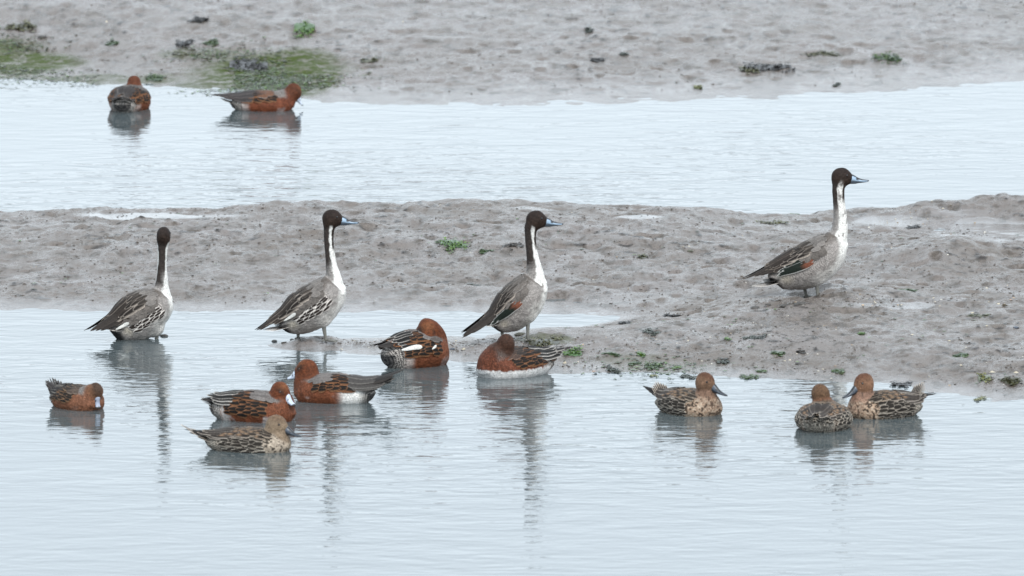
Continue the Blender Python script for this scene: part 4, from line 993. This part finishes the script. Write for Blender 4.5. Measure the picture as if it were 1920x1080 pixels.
def shell(u, v, wpx, tone, label, group='pale shell fragments strewn on the mud'):
    c, s = on_mud(u, v); r = random.Random(int(u * 3 + v)); V, F = [], []; n, m = 7, 15; a0 = r.uniform(0, 6.28); tilt = r.uniform(-.5, .7)
    M = Matrix.Rotation(a0, 3, 'Z') @ Matrix.Rotation(tilt, 3, 'X'); Cc = []
    for i in range(n):
        t = i / (n - 1)
        for j in range(m):
            a = (j / (m - 1) - .5) * 2.5; rr = wpx * .55 * t * (1 + .04 * math.cos(j * math.pi)) * (1 - .1 * abs(a))
            p = M @ Vector((rr * math.sin(a), rr * math.cos(a) - wpx * .25, wpx * .22 * math.sin(math.pi * min(1, .5 + t * .5)) * (1 - .25 * abs(a)) * (1 - t * t * .9) + wpx * .08))
            V.append([c[0] + p.x / s, c[1] + p.y / s, c[2] + max(p.z, .3) / s + .001]); Cc.append(tone * (.8 + .2 * math.cos(t * 14)))
    for i in range(n - 1):
        for j in range(m - 1): q = i * m + j; F.append([q, q + 1, q + m + 1, q + m])
    o = mesh_obj('shell', V, np.array(F), M_SHELL, col=Cc); tag(o, label, 'shell', group)
SH = 'small pale shell fragment lying on the grey mud'
CR = A(.62, .55, .42); PK = A(.48, .34, .27)
for (u, v, w_, t_) in [(1884, 575, 17, CR), (1872, 571, 11, CR), (1823, 588, 12, CR), (1640, 569, 13, CR), (1690, 573, 8, CR), (1710, 629, 9, CR), (1471, 678, 8, CR), (1802, 686, 8, CR),
                       (1861, 700, 16, CR), (1905, 700, 11, CR), (1559, 711, 8, CR), (1113, 643, 7, CR), (1742, 511, 7, CR), (1782, 386, 9, CR), (1806, 382, 12, CR), (1850, 376, 9, PK), (1768, 392, 8, CR),
                       (869, 656, 11, CR), (885, 650, 9, CR), (1059, 682, 12, CR), (668, 641, 8, CR), (640, 656, 8, CR), (855, 640, 7, CR), (1345, 634, 9, CR), (1896, 563, 10, PK), (702, 566, 7, CR), (1012, 676, 8, CR),
                       (200, 42, 9, CR), (755, 42, 8, CR), (590, 60, 10, CR), (1750, 560, 8, CR), (1850, 612, 8, CR), (1780, 640, 7, CR), (1290, 640, 7, CR), (1600, 650, 7, CR), (1320, 585, 6, CR), (1762, 575, 8, CR)]:
    shell(u, v, w_, t_, SH)
shell(1115, 699, 17, A(.40, .30, .24), 'larger pinkish shell at the water edge of the near spit', 'shells at the water edge')

def lump(c, rad, r, sub=3, flat=.6):
    bm = bmesh.new(); bmesh.ops.create_icosphere(bm, subdivisions=sub, radius=1.0); o = r.uniform(0, 50)
    co = np.array([v.co[:] for v in bm.verts]); F = np.array([[v.index for v in f.verts] for f in bm.faces]); bm.free()
    d = 1 + .28 * vn3(co * 1.3 + o, 5) + .12 * vn3(co * 3.2 + o, 6)
    V = co * d[:, None] * np.array([rad, rad * .8, rad * flat]); a = r.uniform(0, 6.28); ca, sa = math.cos(a), math.sin(a)
    V = np.stack([V[:, 0] * ca - V[:, 1] * sa, V[:, 0] * sa + V[:, 1] * ca, V[:, 2]], -1) + np.array(c); return V, F
def stone(u, v, wpx, tone, label, group):
    c, s = on_mud(u, v); r = random.Random(int(u + v * 5)); V, F = lump(c + np.array([0, 0, wpx * .02 / s]), wpx / 2 / s, r, flat=.38)
    tag(mesh_obj('stone', V, F, M_SHELL, col=tone * (1 + .3 * vn3(V * 120, 3))[:, None]), label, 'stone', group)
DK = A(.06, .056, .052); SG = 'stones on the mud'
for a in [(1295, 471, 13, A(.10, .10, .075), 'round greenish stone alone on the middle mudflat right of centre'), (1500, 571, 26, DK, 'largest dark stone under the tail of the rightmost pintail'),
          (1472, 574, 20, DK, 'dark stone left of the largest one by the rightmost mound'), (1415, 578, 22, DK, 'flat dark stone furthest left of the stones by the rightmost mound'), (1440, 572, 13, DK, 'small dark stone between two dark stones by the rightmost mound'),
          (515, 640, 13, DK, 'dark stone left of the feet of the second pintail'), (533, 643, 11, DK, 'small dark stone at the rear foot of the second pintail'), (548, 637, 10, DK, 'dark pebble touching the feet of the second pintail'),
          (848, 655, 11, A(.06, .075, .10), 'bluish stone on the thin strip between the two resting wigeons'), (1905, 615, 13, A(.07, .085, .11), 'bluish stone at the right edge of the near spit'),
          (975, 628, 22, A(.09, .085, .06), 'mossy stone at the foot of the dark backed pintail'), (1498, 683, 18, DK, 'dark stone on the near spit above the pintail seen from behind'), (308, 630, 15, DK, 'dark stone at the leg of the leftmost pintail'), (80, 70, 20, DK, 'dark stone on the far bank at the left edge')]:
    stone(*a, SG)
# worm casts, mud crumbs and weed flecks that nobody could count
def crumbs(name, n, regions, smin_, smax_, tones, seed, cat, label):
    r = random.Random(seed); bm = bmesh.new(); bmesh.ops.create_icosphere(bm, subdivisions=1, radius=1.0)
    co = np.array([v.co[:] for v in bm.verts]); F0 = np.array([[v.index for v in f.verts] for f in bm.faces]); bm.free()
    us, vs__ = [], []
    for _ in range(n):
        a = r.choices(regions, [q[4] for q in regions])[0]; us.append(r.uniform(a[0], a[1])); vs__.append(r.uniform(a[2], a[3]))
    P = np.array([ground(u, v) for u, v in zip(us, vs__)]); keep = vn2(P[:, 0] * 2.2, P[:, 1] * 1.5, 31) + .5 * vn2(P[:, 0] * 7, P[:, 1] * 5, 32) > -.25
    P = P[keep]; H = terrain(P[:, 0], P[:, 1]); P = P[H > .006]; H = H[H > .006]; m = len(P); g = np.random.RandomState(seed)
    rad = (smin_ + (smax_ - smin_) * g.rand(m) ** 3) / 523.0
    an = g.rand(m) * 6.28; sc_ = np.stack([rad * (.8 + g.rand(m)), rad * (.8 + g.rand(m)), rad * (.35 + .45 * g.rand(m))], -1)
    V = co[None] * (1 + .35 * (g.rand(m, len(co), 1) - .5)) * sc_[:, None]
    ca, sa = np.cos(an)[:, None], np.sin(an)[:, None]
    V = np.stack([V[..., 0] * ca - V[..., 1] * sa, V[..., 0] * sa + V[..., 1] * ca, V[..., 2]], -1) + np.stack([P[:, 0], P[:, 1], H], -1)[:, None]
    F = (F0[None] + (np.arange(m) * len(co))[:, None, None]).reshape(-1, 3)
    T = np.array(tones)[g.randint(0, len(tones), m)] * (.6 + .8 * g.rand(m, 1)); Cc = np.repeat(T, len(co), 0)
    tag(mesh_obj(name, V.reshape(-1, 3), F, M_SHELL, col=Cc), label, cat, kind='stuff')
REG = [(-100, 2020, 425, 600, 4), (1000, 2020, 590, 770, 3.4), (-100, 2020, -60, 180, 2.2), (600, 1000, 636, 668, .5)]
crumbs('worm_casts', 14000, REG, .6, 2.3, [A(.045, .036, .03), A(.03, .025, .02), A(.07, .055, .045)], 5, 'worm casts', 'dark crumbs and worm casts sprinkled over the grey mud')
crumbs('shell_grit', 900, [(-100, 2020, 425, 600, 1), (850, 2020, 590, 770, 4), (600, 1000, 636, 668, .7), (1640, 1920, 400, 425, .6)], .7, 2.2, [A(.5, .46, .38), A(.4, .3, .2), A(.6, .58, .52)], 6, 'shell grit', 'tiny pale shell grit sprinkled over the mud')
def flecks(n, regions, seed):
    r = random.Random(seed); V, F, Cc = [], [], []
    for _ in range(n):
        a = r.choices(regions, [q[4] for q in regions])[0]
        if len(a) == 6: u, v = r.gauss(a[0], a[1]), r.gauss(a[2], a[3])
        else: u, v = r.uniform(a[0], a[1]), r.uniform(a[2], a[3])
        x, y, z = ground(u, v)
        z = th_(x, y)
        if z < -.01 or vn2(np.array([x * 4.]), np.array([y * 3.]), 44)[0] < -.15: continue
        leaf(V, F, Cc, np.array([x, y, max(z, 0) + .001]), 523., r, r.uniform(5, 12), r.uniform(1.4, 3.6), r.uniform(.8, 2.2), *WCOL[r.choice(['green', 'green', 'olive', 'bright', 'dark'])])
    tag(mesh_obj('algae', V, np.array(F), M_WEED, col=Cc), 'green algae flecks and mats scattered over the mud', 'algae', kind='stuff')
def G(u, su, v, sv, w_): # centre as seen, corrected for the height of the bank there
    x, y, z = hit(u, v); return (u, su, float(img_v(np.array([y]))[0]), sv, w_, 0)
flecks(4200, [G(505, 75, 140, 14, 9), G(470, 60, 160, 9, 4), G(545, 40, 163, 8, 5), G(60, 55, 122, 9, 4), G(20, 30, 84, 6, 1.5), G(150, 90, 152, 5, 1.5), G(400, 40, 98, 5, 1.5), G(330, 60, 150, 5, 1), G(1230, 60, 690, 8, 1.2), G(1800, 90, 700, 14, .8), (1050, 1920, 600, 760, 1.5), (-50, 1950, 430, 560, .6)], 9)
